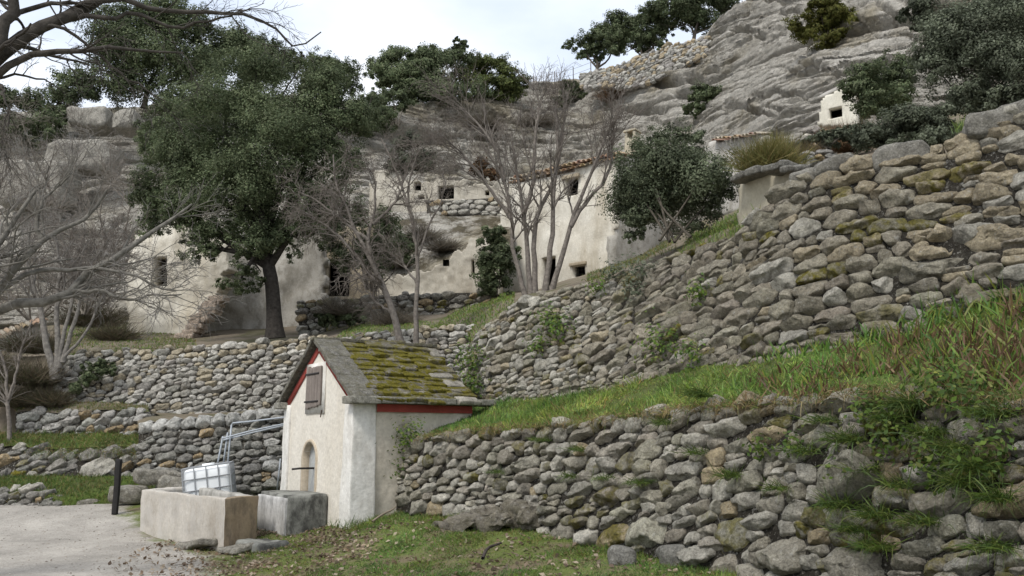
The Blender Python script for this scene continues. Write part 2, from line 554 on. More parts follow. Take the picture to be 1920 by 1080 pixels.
    tint = tintf(X / w.Lref, Hh / np.interp(X, w.s, w.H), rng, N, Pc)
    tint = np.repeat(tint, nv, 0)
    g = Geo()
    g.add(flatV.reshape(-1, 3), [F4, F3], tint)
    # earth core behind the stones
    n = 80
    xs = np.linspace(0, w.L, n)
    Hs = np.interp(xs, w.s, w.H)
    rows = []
    for f, inn in ((-0.05, 0.02), (0.5, 0.02), (0.93, 0.03), (0.97, 0.25), (0.97, 0.6)):
        P, S_, U_, N_ = w.sh(xs, Hs * f)
        rows.append(P - N_ * inn)
    g.add(np.concatenate(rows), grid_faces(5, n), core)
    return g

def palette(grey=(0.385, 0.35, 0.28), pale=(0.53, 0.50, 0.425), tan=(0.36, 0.275, 0.165), ptan=0.12, ppale=0.2, moss=0.0, dark=0.8, fn=None):
    def f(u, v, rng, N, P):
        b = np.array(grey)[None] * rng.uniform(dark, 1.22, N)[:, None]
        b = b * (1 + rng.normal(0, 0.012, (N, 3)))
        pt, pp = np.full(N, ptan), np.full(N, ppale)
        ms = np.full(N, moss)
        if fn: pt, pp, ms, mul = fn(u, v, pt, pp, ms)
        else: mul = np.ones(N)
        a = rng.random(N)
        t = (a < pt)[:, None]; b = np.where(t, np.array(tan) * rng.uniform(0.75, 1.15, N)[:, None], b)
        t = ((a >= pt) & (a < pt + pp))[:, None]; b = np.where(t, np.array(pale) * rng.uniform(0.8, 1.15, N)[:, None], b)
        m = np.where(rng.random(N) < ms, rng.uniform(0.4, 1.0, N), 0.0)
        return np.concatenate([b * mul[:, None], m[:, None]], 1)
    return f

class Sheet:
    """ground sheet lofted through curves of (px, py, depth)"""
    def __init__(s, curves, nu=160, nv=14, noise=0.05, freq=0.8, seed=0):
        cs = [np.array(c, float) for c in curves]
        x0 = max(c[0, 0] for c in cs); x1 = min(c[-1, 0] for c in cs)
        px = np.linspace(x0, x1, nu)
        L = []
        for c in cs:
            L.append(at(px, np.interp(px, c[:, 0], c[:, 1]), 1 / np.interp(px, c[:, 0], 1 / c[:, 2])))
        L = np.array(L)
        t = np.linspace(0, len(cs) - 1, nv * (len(cs) - 1) + 1)
        i = np.minimum(t.astype(int), len(cs) - 2); f = (t - i)[:, None, None]
        s.G = L[i] * (1 - f) + L[i + 1] * f
        s.G[..., 2] += noise * fbm(s.G * freq, seed, 4)
        s.px = px
    def points(s, n, rng, dens=None):
        G = s.G
        a, b, c, d = G[:-1, :-1], G[:-1, 1:], G[1:, :-1], G[1:, 1:]
        ar = np.linalg.norm(np.cross(b - a, c - a), axis=-1)
        if dens is not None: ar = ar * dens((a + d) / 2)
        p = (ar / ar.sum()).ravel()
        k = rng.choice(len(p), n, p=p)
        i, j = np.unravel_index(k, ar.shape)
        u, v = rng.random(n)[:, None], rng.random(n)[:, None]
        return a[i, j] * (1 - u) * (1 - v) + b[i, j] * u * (1 - v) + c[i, j] * (1 - u) * v + d[i, j] * u * v
    def mesh(s, name, mat, tint=None):
        nr, nc = s.G.shape[:2]
        return build(name, s.G.reshape(-1, 3), grid_faces(nr, nc), mat, None, tint, True, origin=(0, 0, 0))

def blades(base, d, ln, droop, wd, tint, rng, lev=4):
    N = len(base)
    d = nrm(d)
    side = nrm(np.cross(d, nrm(rng.normal(size=(N, 3)) * [1, 1, 0.2] + 1e-6)))
    t = np.linspace(0, 1, lev)
    prof = np.array([0.8, 1.0, 0.7, 0.08])[:lev] if lev == 4 else np.array([1.0, 0.75, 0.08])
    P = base[:, None] + d[:, None] * (ln[:, None] * t)[..., None]
    P[..., 2] -= (droop * ln)[:, None] * t ** 2
    W = wd[:, None] * prof
    V = np.stack([P - side[:, None] * W[..., None] / 2, P + side[:, None] * W[..., None] / 2], 2)   # N,lev,2,3
    f = np.array([[2 * i, 2 * i + 1, 2 * i + 3, 2 * i + 2] for i in range(lev - 1)])
    F = (f[None] + (np.arange(N) * lev * 2)[:, None, None]).reshape(-1, 4)
    return V.reshape(-1, 3), F, np.repeat(tint, lev * 2, 0)

GREENS = np.array([(0.092, 0.150, 0.026), (0.125, 0.18, 0.034), (0.068, 0.115, 0.028), (0.155, 0.18, 0.048), (0.082, 0.13, 0.04)])
STRAW = np.array([(0.30, 0.24, 0.11), (0.22, 0.17, 0.08), (0.26, 0.17, 0.07)])

def gtint(n, rng, straw=0.12, cols=GREENS, mul=1.0):
    c = cols[rng.integers(0, len(cols), n)] * rng.uniform(0.7, 1.25, n)[:, None] * mul
    k = rng.random(n) < straw
    c[k] = STRAW[rng.integers(0, 3, k.sum())] * rng.uniform(0.6, 1.1, k.sum())[:, None]
    return c

def lawn(g, P, rng, hmin, hmax, w, straw=0.12, lean=0.45, tuft=0.0, cols=GREENS, mul=1.0, droop=0.35, clump=None, var=0.0):
    n = len(P)
    d = rng.normal(size=(n, 3)) * lean; d[:, 2] = 1
    h = rng.uniform(hmin, hmax, n)
    if clump is not None: h = h * clump
    tt = gtint(n, rng, straw, cols, mul)
    if var:                                                # patches of fresher and yellower grass, tufts leaning together
        a = fbm(P * 1.1, 91, 3); b = fbm(P * 3.1, 92, 3)
        tt = tt * (1 + var * 0.9 * b)[:, None] * (1 + var * a[:, None] * np.array([0.9, 0.25, 0.3]))
        d[:, 0] += 0.9 * var * fbm(P * 2.6, 93, 2); d[:, 1] += 0.9 * var * fbm(P * 2.6, 94, 2) - 0.15
        h = h * (1 + 0.9 * var * fbm(P * 4.0, 95, 2))
    V, F, T = blades(P - [0, 0, 0.01], d, h, rng.uniform(0.1, 1, n) * droop * 2, w * rng.uniform(0.7, 1.4, n), tt, rng)
    g.add(V, F, T)

def leafquads(P, Nn, size, tint, rng, asp=0.5):
    n = len(P)
    Nn = nrm(Nn)
    a = nrm(np.cross(Nn, rng.normal(size=(n, 3)) + 1e-6)); b = np.cross(Nn, a)
    s = size[:, None]
    V = np.stack([P - a * s * .5, P + b * s * asp * .5 + Nn * s * .08, P + a * s * .5, P - b * s * asp * .5 + Nn * s * .08], 1)
    F = np.arange(n * 4).reshape(n, 4)
    return V.reshape(-1, 3), F, np.repeat(tint, 4, 0)

OAK = np.array([(0.092, 0.118, 0.058), (0.118, 0.144, 0.072), (0.070, 0.092, 0.047), (0.145, 0.164, 0.092)])
PINE = np.array([(0.085, 0.105, 0.036), (0.12, 0.135, 0.046), (0.065, 0.082, 0.030)])
OLIVE = np.array([(0.115, 0.130, 0.088), (0.15, 0.165, 0.115), (0.085, 0.100, 0.062)])
YGREEN = np.array([(0.12, 0.125, 0.028), (0.095, 0.105, 0.026), (0.15, 0.14, 0.04)])
BROOM = np.array([(0.17, 0.155, 0.05), (0.11, 0.115, 0.035), (0.22, 0.18, 0.07)])
RUST = np.array([(0.16, 0.085, 0.05), (0.20, 0.13, 0.07), (0.10, 0.075, 0.045)])

def crown_geo(lobes, n, leaf, seed, cols=OAK, cr=0.2, dens_in=0.12, asp=0.5, flat=0.85, irr=0.45, upb=0.4, per=55, sub=9):
    """lobes: (px, py, d, rx_px, ry_px, depth factor)"""
    rng = np.random.default_rng(seed)
    g = Geo()
    vol = []
    L = []
    for (px, py, d, rx, ry, dz) in lobes:
        c = at(px, py, d); k = d / FPX * 1.02
        L.append((c, np.array([rx * k, (rx + ry) / 2 * k * dz, ry * k])))
        vol.append((rx * ry) * (k ** 2))
    vol = np.array(vol) / sum(vol)
    if sub:                                                # break every lobe into billows
        L0 = L; L2 = []; v2 = []
        for (c, R), v in zip(L, vol):
            ns = sub
            D = nrm(rng.normal(size=(ns, 3)) + [0, -0.25, 0.1])
            f = rng.uniform(0.36, 0.58, ns)
            for k in range(ns):
                L2.append((c + D[k] * R * rng.uniform(0.5, 0.72), R * f[k])); v2.append(v * f[k] ** 2)
        L = L2; vol = np.array(v2) / sum(v2)
    else: L0 = L
    for (c, R), v in zip(L, vol):
        nc = max(6, int(n * v / per))
        D = nrm(rng.normal(size=(nc, 3)))
        rr = np.where(rng.random(nc) < dens_in, rng.random(nc) ** 0.5 * 0.75, rng.uniform(0.72, 1.0, nc))
        rr = rr * (1 - irr * 0.4 + irr * (vnoise(D * 2.3 + seed) * 0.9 + vnoise(D * 5 + seed) * 0.5))
        cc = c + D * R * rr[:, None]
        rc = R.mean() * cr * rng.uniform(0.6, 1.5, nc)
        q = rng.normal(size=(nc, per, 3)); q = nrm(q) * (rng.random((nc, per, 1)) ** 0.45)
        q[..., 2] *= flat
        P = cc[:, None] + q * rc[:, None, None]
        Nn = q * 0.7 + D[:, None] * 0.9 + rng.normal(size=q.shape) * 0.35 + np.array([0, 0, upb])
        ct = rng.uniform(0.75, 1.3, (nc, 1, 1))
        t = cols[rng.integers(0, len(cols), (nc, per))] * ct * rng.uniform(0.85, 1.15, (nc, per, 1))
        V, F, T = leafquads(P.reshape(-1, 3), Nn.reshape(-1, 3), leaf * rng.uniform(0.6, 1.35, nc * per), t.reshape(-1, 3), rng, asp)
        g.add(V, F, T)
    return g, L0

def limb_geo(base, L, r0, seed, tint=(0.075, 0.065, 0.052), fork=0.35, trunk_pts=None, k=8, sub=3):
    """trunk from base to a fork, limbs from the fork into each lobe"""
    rng = np.random.default_rng(seed)
    g = Geo()
    top = np.mean([c for c, R in L], 0)
    if trunk_pts is None:
        f = base + (top - base) * fork
        tp = np.array([base, base + (f - base) * 0.5 + rng.normal(0, .03, 3) * np.linalg.norm(f - base), f])
    else: tp = np.asarray(trunk_pts); f = tp[-1]
    tp = resample(tp, 10)
    r = np.linspace(r0 * 1.0, r0 * 0.72, 10); r[0] *= 1.35; r[1] *= 1.1
    V, F = tubes(tp[None], r[None], 10); g.add(V, F, tint)
    for c, R in L:
        j = rng.integers(6, 10) if len(L) > 1 else 9
        a = tp[j]
        mid = (a + c) / 2 + rng.normal(0, 0.12, 3) * np.linalg.norm(c - a)
        lp = resample([a, mid, c], 9)
        rr = np.linspace(r0 * 0.55, r0 * 0.12, 9)
        V, F = tubes(lp[None], rr[None], k); g.add(V, F, tint)
        for _ in range(sub):
            e = c + nrm(rng.normal(size=3)) * R * 0.8
            s = lp[rng.integers(4, 8)]
            q = resample([s, (s + e) / 2 + rng.normal(0, .08, 3) * np.linalg.norm(e - s), e], 7)
            V, F = tubes(q[None], np.linspace(r0 * .2, r0 * .05, 7)[None], 5); g.add(V, F, tint)
    return g

def tree(name, label, cat, base, lobes, n, leaf, seed, cols=OAK, r0=0.15, group=None, trunk_pts=None, tint=(0.075, 0.065, 0.052), **kw):
    base = np.asarray(base, float)
    t = thing(name, label, cat, base, group)
    g, L = crown_geo(lobes, n, leaf, seed, cols, **kw)
    g.out("crown", M_LEAF, t)
    limb_geo(base, L, r0, seed + 1, tint, trunk_pts=trunk_pts).out("trunk", M_BARK, t, True)
    return t

def shrub(name, label, cat, base, lobes, n, leaf, seed, cols=OAK, r0=0.03, group=None, stems=6, **kw):
    base = np.asarray(base, float)
    t = thing(name, label, cat, base, group)
    g, L = crown_geo(lobes, n, leaf, seed, cols, **kw)
    g.out("foliage", M_LEAF, t)
    rng = np.random.default_rng(seed + 5)
    s = Geo()
    for i in range(stems):
        c, R = L[i % len(L)]
        e = c + nrm(rng.normal(size=3)) * R * 0.6
        b = base + rng.normal(0, 1, 3) * [R[0] * .12, R[1] * .12, 0]
        p = resample([b, (b + e) / 2 + rng.normal(0, .06, 3) * R, e], 8)
        V, F = tubes(p[None], np.linspace(r0, r0 * .3, 8)[None], 5); s.add(V, F, (0.08, 0.07, 0.055))
    s.out("stem", M_BARK, t, True)
    return t

def grow(parents, rad, nc, t0, t1, ln, ang, rr, wander, up, rng, nseg=6, taper=0.35, rmin=0.004):
    """children branches of a batch of polylines; ln = length, ang = branching angle (radians)"""
    Np, n, _ = parents.shape
    C = Np * nc
    pi = np.repeat(np.arange(Np), nc)
    t = rng.uniform(t0, t1, C)
    x = t * (n - 1); i = np.minimum(x.astype(int), n - 2); f = (x - i)[:, None]
    s = parents[pi, i] * (1 - f) + parents[pi, i + 1] * f
    tg = nrm(parents[pi, i + 1] - parents[pi, i])
    r = rad[pi, i] * (1 - f[:, 0]) + rad[pi, i + 1] * f[:, 0]
    pr = nrm(np.cross(tg, rng.normal(size=(C, 3))))
    a = ang * rng.uniform(0.6, 1.4, C)[:, None]
    d = nrm(tg * np.cos(a) + pr * np.sin(a) + np.array([0, 0, up]))
    L = ln * rng.uniform(0.5, 1.25, C) * (1.15 - 0.45 * t)
    P = [s]
    for k in range(nseg):
        d = nrm(d + rng.normal(size=(C, 3)) * wander + np.array([0, 0, up * 0.35]))
        P.append(P[-1] + d * (L / nseg)[:, None])
    P = np.stack(P, 1)
    r = np.maximum(r * rr, rmin)
    R = r[:, None] * np.linspace(1, taper, nseg + 1)
    return P, np.maximum(R, rmin * 0.6)

def bare_tree(name, label, base, stems, levels, seed, tint=(0.19, 0.17, 0.15), ttint=(0.21, 0.185, 0.165), group=None, cat="tree"):
    """stems: list of (points, r0, r1)"""
    rng = np.random.default_rng(seed)
    t = thing(name, label, cat, base, group)
    SP_ = np.stack([resample(p, 14) for p, a, b in stems])
    k = SP_.shape[1]
    SP_[:, 1:-1] += rng.normal(0, 0.012, (len(stems), k - 2, 3))
    SR = np.stack([np.linspace(a, b, 14) for p, a, b in stems])
    SR[:, 0] *= 1.2
    g = Geo(); V, F = tubes(SP_, SR, 8); g.add(V, F, tint); g.out("trunk", M_BARK, t, True)
    par, rad = SP_, SR
    g = Geo()
    tw = Geo()
    for li, lv in enumerate(levels):
        P, R = grow(par, rad, rng=rng, **lv)
        V, F = tubes(P, R, 5 if li == 0 else 3 if li > 1 else 4)
        (g if li < 2 else tw).add(V, F, tint if li < 2 else ttint)
        par, rad = P, R
    g.out("branches", M_TWIG, t, True)
    if tw.n: tw.out("twigs", M_TWIG, t, True)
    return t

class Face:
    """vertical facade plane through two photo columns at given depths"""
    def __init__(s, pl, dl, pr, dr, row=600):
        a, b = at(pl, row, dl), at(pr, row, dr)
        s.O = np.array([a[0], a[1], 0.0])
        s.U = nrm(np.array([b[0] - a[0], b[1] - a[1], 0.0]))
        s.N = np.array([s.U[1], -s.U[0], 0.0])
        if s.N @ (np.array([0, 0, 0]) - s.O) < 0: s.N = -s.N
    def uz(s, px, py):
        r = ray(px, py); c = np.array([0, 0, CAMZ])
        k = ((s.O - c) @ s.N) / (r @ s.N)
        p = c + r * np.asarray(k)[..., None]
        return (p - s.O) @ s.U, p[..., 2]
    def P(s, u, z, n=0.0):
        u = np.asarray(u, float)
        return s.O + u[..., None] * s.U + np.asarray(z, float)[..., None] * np.array([0, 0, 1.0]) + np.asarray(n, float)[..., None] * s.N
    def rect(s, x0, y0, x1, y1):
        u0, _ = s.uz(x0, (y0 + y1) / 2); u1, _ = s.uz(x1, (y0 + y1) / 2)
        _, z1 = s.uz((x0 + x1) / 2, y0); _, z0 = s.uz((x0 + x1) / 2, y1)
        return float(u0), float(u1), float(z0), float(z1)

def inpoly(x, y, poly):
    c = np.zeros(x.shape, bool); n = len(poly)
    for i in range(n):
        (x1, y1), (x2, y2) = poly[i], poly[(i + 1) % n]
        k = ((y1 > y) != (y2 > y))
        with np.errstate(divide='ignore', invalid='ignore'):
            c ^= k & (x < (x2 - x1) * (y - y1) / (y2 - y1 if y2 != y1 else 1e-9) + x1)
    return c

def slab(face, poly_uz, holes, th, cell, noise, freq, seed, extra_mask=None, jag=0.0):
    """a thick wall with an outline (u, z) and rectangular holes; returns V, F"""
    poly = np.array(poly_uz)
    u0, z0 = poly.min(0); u1, z1 = poly.max(0)
    def lines(a, b, marks):
        g = list(np.linspace(a, b, max(3, int((b - a) / cell) + 1)))
        for m in marks:
            if a < m < b:
                g = [v for v in g if abs(v - m) > cell * 0.45]; g.append(m)
        return np.array(sorted(g))
    us = lines(u0, u1, [h[i] for h in holes for i in (0, 1)]); zs = lines(z0, z1, [h[i] for h in holes for i in (2, 3)])
    cu, cz = np.meshgrid((us[1:] + us[:-1]) / 2, (zs[1:] + zs[:-1]) / 2)
    ju = cu + jag * vnoise(np.stack([cu * 4, cz * 4, cu * 0 + seed], -1)); jz = cz + jag * vnoise(np.stack([cu * 4, cz * 4, cu * 0 + seed + 9], -1))
    m = inpoly(ju, jz, poly)
    for h in holes:
        m &= ~((cu > h[0]) & (cu < h[1]) & (cz > h[2]) & (cz < h[3]))
    if extra_mask is not None: m &= ~extra_mask(cu, cz)
    nu = len(us)
    uu, zz = np.meshgrid(us, zs)
    fr = face.P(uu, zz)
    fr = fr + face.N * (noise * fbm(fr * freq, seed, 4))[..., None]
    bk = face.P(uu, zz, np.full(uu.shape, -th))
    V = np.concatenate([fr.reshape(-1, 3), bk.reshape(-1, 3)]); n = uu.size
    i, j = np.nonzero(m)
    a = i * nu + j; b = a + 1; c = a + nu + 1; d = a + nu
    F = [np.stack([a, b, c, d], -1), np.stack([b + n, a + n, d + n, c + n], -1)]
    mp = np.pad(m, 1)
    for di, dj, e0, e1 in ((0, -1, d, a), (0, 1, b, c), (-1, 0, a, b), (1, 0, c, d)):
        k = ~mp[i + 1 + di, j + 1 + dj]
        F.append(np.stack([e0[k], e0[k] + n, e1[k] + n, e1[k]], -1))
    F = np.concatenate(F)
    used = np.unique(F); re = np.full(len(V), -1); re[used] = np.arange(len(used))
    return V[used], re[F]

def window(face, h, th, parent, name="window", bars=0, bar_r=0.012, depth=0.5, frame=None):
    """dark recess behind a hole h = (u0, u1, z0, z1), with optional iron bars"""
    u0, u1, z0, z1 = h
    e = 0.05
    c = lambda u, z, n: face.P(np.array(u), np.array(z), np.array(n))
    A = [c(u0 - e, z0 - e, -th), c(u1 + e, z0 - e, -th), c(u1 + e, z1 + e, -th), c(u0 - e, z1 + e, -th)]
    B = [c(u0 - e, z0 - e, -th - depth), c(u1 + e, z0 - e, -th - depth), c(u1 + e, z1 + e, -th - depth), c(u0 - e, z1 + e, -th - depth)]
    F = np.array([(4, 5, 6, 7), (0, 1, 5, 4), (1, 2, 6, 5), (2, 3, 7, 6), (3, 0, 4, 7)])
    w = build(name, np.array(A + B), F, M_DARK, parent)
    if bars:
        g = Geo()
        for k in range(bars):
            u = u0 + (u1 - u0) * (k + 1) / (bars + 1)
            V, F = rod([c(u, z0, -th * .5), c(u, z1, -th * .5)], bar_r, 5); g.add(V, F, (0.03, 0.028, 0.026))
        for k in range(2):
            z = z0 + (z1 - z0) * (k + 1) / 3
            V, F = rod([c(u0, z, -th * .5), c(u1, z, -th * .5)], bar_r, 5); g.add(V, F, (0.03, 0.028, 0.026))
        g.out("bars", M_BARK, w)
    return w
# ------------------------------------------------------------------ setting: ground, terraces, cliff
PATH_EDGE = np.array([(1.2, -3.0), (0.2, 2.0), (-2.0, 6.5), (-3.2, 9.6), (-4.25, 12.3), (-6.3, 15.1), (-7.25, 16.3), (-7.9, 18.5), (-14.0, 21.0), (-40, 22)])

def path_side(x, y):
    """signed distance to the path's edge: > 0 on the grass side"""
    best = np.full(x.shape, 1e9); sg = np.ones(x.shape)
    for a, b in zip(PATH_EDGE[:-1], PATH_EDGE[1:]):
        d = b - a; L2 = d @ d
        t = np.clip(((x - a[0]) * d[0] + (y - a[1]) * d[1]) / L2, 0, 1)
        qx, qy = x - a[0] - d[0] * t, y - a[1] - d[1] * t
        r = np.hypot(qx, qy); cr = d[0] * qy - d[1] * qx
        k = r < best; best = np.where(k, r, best); sg = np.where(k, np.where(cr < 0, 1, -1), sg)
    return best * sg

def ground_z(x, y):
    x = np.asarray(x, float); y = np.asarray(y, float)
    s = path_side(x, y)
    z = 0.115 * np.clip(s, 0, 3.6) * ss(0, 1.2, s) + 0.30 * ss(15.5, 18.5, y) * ss(0, 2, s)
    z = z + 0.34 * ss(14.2, 17.6, y) * ss(-4.5, -6.8, x)
    z = z + 0.16 * ss(0.9, 2.6, s) * ss(9, 12, y) * ss(-3.4, -2.0, x)
    z = z + 0.05 * ss(18, 21, y) * (y - 18)
    p = np.stack([x * 1.1, y * 1.1, x * 0], -1)
    return z + 0.045 * fbm(p, 3, 4) * (0.35 + 0.65 * ss(0, 1, s)) - 0.02

xs = np.concatenate([-np.geomspace(300, 14, 24), np.linspace(-13.6, 8, 190), np.geomspace(8.5, 300, 24)])
ys = np.concatenate([-np.geomspace(60, 1, 8), np.linspace(0, 22, 190), np.geomspace(22.5, 500, 26)])
gx, gy = np.meshgrid(xs, ys)
gz = ground_z(gx, gy)
gs = path_side(gx, gy)
m = NT("earth_and_gravel")
tint, al = m.attr()
grav = m.mix(m.noise(3, 5, 0.6), (0.30, 0.278, 0.245), (0.45, 0.418, 0.37))
grav = m.mix(m.ramp(m.voro(55), (0.0, 1.0), (0.45, 0.0)), grav, m.ramp(m.noise(24, 2), (0.35, (0.42, 0.40, 0.36)), (0.65, (0.20, 0.18, 0.15))))
grav = m.mix(1.0, grav, m.ramp(m.noise(0.8, 6, 0.65), (0.32, 0.70), (0.68, 1.12)), 'MULTIPLY')
dirt = m.mix(m.noise(4, 6, 0.65), (0.11, 0.088, 0.055), (0.20, 0.16, 0.105))
dirt = m.mix(m.ramp(m.noise(1.6, 6, 0.65), (0.38, 0.0), (0.55, 0.8)), dirt, m.mix(m.noise(14, 3), (0.075, 0.115, 0.022), (0.13, 0.165, 0.04)))
grav = m.mix(m.ramp(m.noise(9, 6, 0.75), (0.56, 0.0), (0.70, 0.6)), grav, (0.17, 0.145, 0.115))
grav = m.mix(1.0, grav, m.ramp(m.noise(38, 3, 0.7), (0.3, 0.75), (0.7, 1.2)), 'MULTIPLY')
f = m.ramp(m.math('ADD', al, m.math('MULTIPLY', m.math('SUBTRACT', m.noise(2.2, 6, 0.7), 0.5), 0.8)), (0.42, 0.0), (0.60, 1.0))
col = m.mix(f, grav, dirt)
m.bump((m.noise(8, 6, 0.7), 0.5, 0.05), (m.voro(50), 0.5, 0.012), (m.noise(120, 3, 0.6), 0.4, 0.006))
M_GROUND = m.done(col, 0.95, 0.1)
gt = np.zeros((gx.size, 4)); gt[:, 3] = np.clip(gs.ravel() / 1.6 + 0.5, 0, 1)
setp(build("ground", np.stack([gx, gy, gz], -1).reshape(-1, 3), grid_faces(*gx.shape), M_GROUND, None, gt, True, origin=(0, 0, 0)), kind="structure",
     label="pale gravel path beside a sloping grass verge", cat="ground")

m = NT("turf")
c = m.mix(m.noise(3.5, 6, 0.65), (0.10, 0.085, 0.045), (0.055, 0.085, 0.022))
c = m.mix(m.ramp(m.noise(1.3, 5), (0.4, 0.0), (0.6, 0.8)), c, m.mix(m.noise(20, 3), (0.06, 0.10, 0.02), (0.11, 0.15, 0.035)))
m.bump((m.noise(14, 5), 0.6, 0.05))
M_TURF = m.done(c, 0.95, 0.1)
m = NT("brown_bank")
c = m.mix(m.noise(2.5, 7, 0.68), (0.13, 0.10, 0.07), (0.23, 0.20, 0.155))
c = m.mix(m.ramp(m.noise(1.1, 6, 0.65), (0.48, 0.0), (0.62, 0.7)), c, m.mix(m.noise(16, 3), (0.05, 0.06, 0.022), (0.10, 0.10, 0.045)))
m.bump((m.noise(9, 6, 0.7), 0.7, 0.08))
M_BANK = m.done(c, 0.95, 0.1)

W1B = [(725, 950, 13.7), (850, 965, 12.4), (1000, 990, 11.0), (1400, 1082, 7.8), (1700, 1160, 6.2), (1950, 1240, 5.2), (2250, 1330, 4.4), (3000, 1640, 3.2)]
W1T = [(725, 905, 13.7), (765, 828, 13.5), (800, 812, 13.2), (900, 800, 12.2), (1000, 794, 11.3), (1130, 780, 10.3), (1280, 760, 9.2), (1400, 750, 8.4), (1560, 737, 7.4), (1650, 722, 7.0), (1760, 735, 6.6), (1950, 740, 5.8), (2250, 740, 4.9), (3000, 745, 3.6)]
W2B = [(870, 770, 15.6), (900, 768, 15.0), (1000, 752, 13.8), (1130, 738, 12.5), (1300, 694, 11.0), (1500, 664, 9.7), (1700, 624, 8.8), (1920, 552, 8.1), (2200, 470, 7.3), (3000, 250, 5.6)]
W2T = [(870, 650, 16.2), (900, 620, 15.7), (935, 590, 15.2), (962, 566, 14.9), (985, 550, 14.5), (1040, 545, 14.1), (1100, 530, 13.8), (1200, 495, 13.2), (1300, 462, 12.4), (1380, 440, 11.6), (1405, 400, 11.2), (1450, 360, 10.8), (1500, 325, 10.5), (1600, 303, 9.9), (1700, 286, 9.5), (1800, 262, 9.2), (1850, 232, 9.0), (1920, 190, 8.8), (2200, 90, 8.0), (3000, -210, 6.2)]
W3B = [(95, 790, 20.2), (110, 760, 20.2), (300, 790, 20.0), (560, 800, 19.4), (900, 780, 18.4)]
W3T = [(95, 762, 20.6), (112, 690, 20.6), (135, 657, 20.8), (300, 649, 20.7), (450, 640, 20.3), (600, 629, 20.0), (700, 620, 19.6), (800, 612, 19.2), (900, 606, 18.8)]
w1, w2, w3 = Wall(W1B, W1T), Wall(W2B, W2T), Wall(W3B, W3T)

def curve(w, n=60, drop=0.05, top=True, dy=0.0, dz=0.0, x0=None, x1=None):
    """curve along a wall's top or base as world points"""
    C = (w.T if top else w.B).copy(); C[:, 2] -= drop
    return C

def loft(rows, nv, noise, freq, seed):
    L = np.array([resample_lin(r, 180) for r in rows])
    t = np.linspace(0, len(rows) - 1, nv * (len(rows) - 1) + 1)
    i = np.minimum(t.astype(int), len(rows) - 2); f = (t - i)[:, None, None]
    s = Sheet.__new__(Sheet)
    s.G = L[i] * (1 - f) + L[i + 1] * f
    s.G[..., 2] += noise * fbm(s.G * freq, seed, 4)
    return s

def resample_lin(p, n):
    i = np.linspace(0, len(p) - 1, n)
    return np.stack([np.interp(i, np.arange(len(p)), p[:, k]) for k in range(3)], -1)

# grass terrace between the two big walls
pxs = np.concatenate([np.linspace(735, 2200, 140), np.linspace(2215, 3000, 40)])
def wcur(w, top, px, drop=0.0, back=0.0):
    C = w.T if top else w.B
    q = np.stack([np.interp(px, w.px, C[:, k]) for k in range(3)], -1); q[:, 2] -= drop
    return q
rowA = wcur(w1, True, np.clip(pxs, 790, 3000), 0.05)
k = pxs < 790
rowA0 = rowA.copy()
rowB = wcur(w2, False, np.clip(pxs, 872, 3000), -0.02)
rowB[pxs < 872] = rowB[np.argmax(pxs >= 872)]
inward = nrm((rowB - rowA) * [1, 1, 0])
rowB = rowB + inward * 0.35 + [0, 0, 0.10]
mid = (rowA + rowB) / 2 - [0, 0, 0.05]
low = rowA - [0, 0, 0.0] + inward * 0.02
terr = loft([low, mid, rowB], 9, 0.06, 1.2, 5)
setp(terr.mesh("grass_terrace", M_TURF), kind="structure", label="sloping grass terrace between the two big stone walls", cat="terrace")

# ground above the walls, back to the cliff
UB = [(-500, 680, 26), (150, 632, 26), (400, 634, 26), (600, 625, 26), (700, 602, 25), (840, 604, 23), (950, 566, 19), (1000, 552, 18), (1100, 532, 17), (1200, 494, 16.5), (1300, 452, 15), (1385, 425, 13.6), (1415, 395, 13.4), (1450, 370, 13), (1500, 338, 12.8), (1600, 316, 12.3), (1700, 298, 12), (1800, 276, 11.7), (1850, 246, 11.5), (1920, 206, 11.3), (2200, 110, 10), (3000, -190, 8)]
UC = [(-500, 640, 36), (0, 612, 36), (250, 604, 34), (700, 560, 34), (900, 552, 35), (1000, 545, 36), (1200, 480, 34), (1400, 370, 30), (1500, 300, 27), (1600, 255, 26), (1700, 240, 25), (1920, 160, 24), (2200, 40, 23), (3000, -200, 19)]
upx = np.concatenate([np.linspace(-500, 878, 120), np.linspace(884, 3000, 200)])
def pcur(c):
    c = np.array(c, float)
    return at(upx, np.interp(upx, c[:, 0], c[:, 1]), 1 / np.interp(upx, c[:, 0], 1 / c[:, 2]))
ua_ = np.where((upx < 881)[:, None], wcur(w3, True, upx), wcur(w2, True, upx))
fl = upx < 112
ua_[fl] = at(upx[fl], np.interp(upx[fl], [-500, 112], [722, 690]), 20.8)
ua_[:, 2] -= 0.16
ub_, uc_ = pcur(UB), pcur(UC)
back_ = ua_ + nrm((ub_ - ua_) * [1, 1, 0]) * 0.5
upper = Sheet.__new__(Sheet)
rows_ = [ua_, back_]
for t_ in np.linspace(0, 1, 15)[1:]: rows_.append(back_ * (1 - t_) + ub_ * t_)
for t_ in np.linspace(0, 1, 15)[1:]: rows_.append(ub_ * (1 - t_) + uc_ * t_)
upper.G = np.array(rows_)
upper.G[2:, :, 2] += 0.12 * fbm(upper.G[2:] * 0.5, 11, 4)
setp(upper.mesh("upper_terrace", M_BANK), kind="structure", label="brown and grassy ground above the walls", cat="terrace")

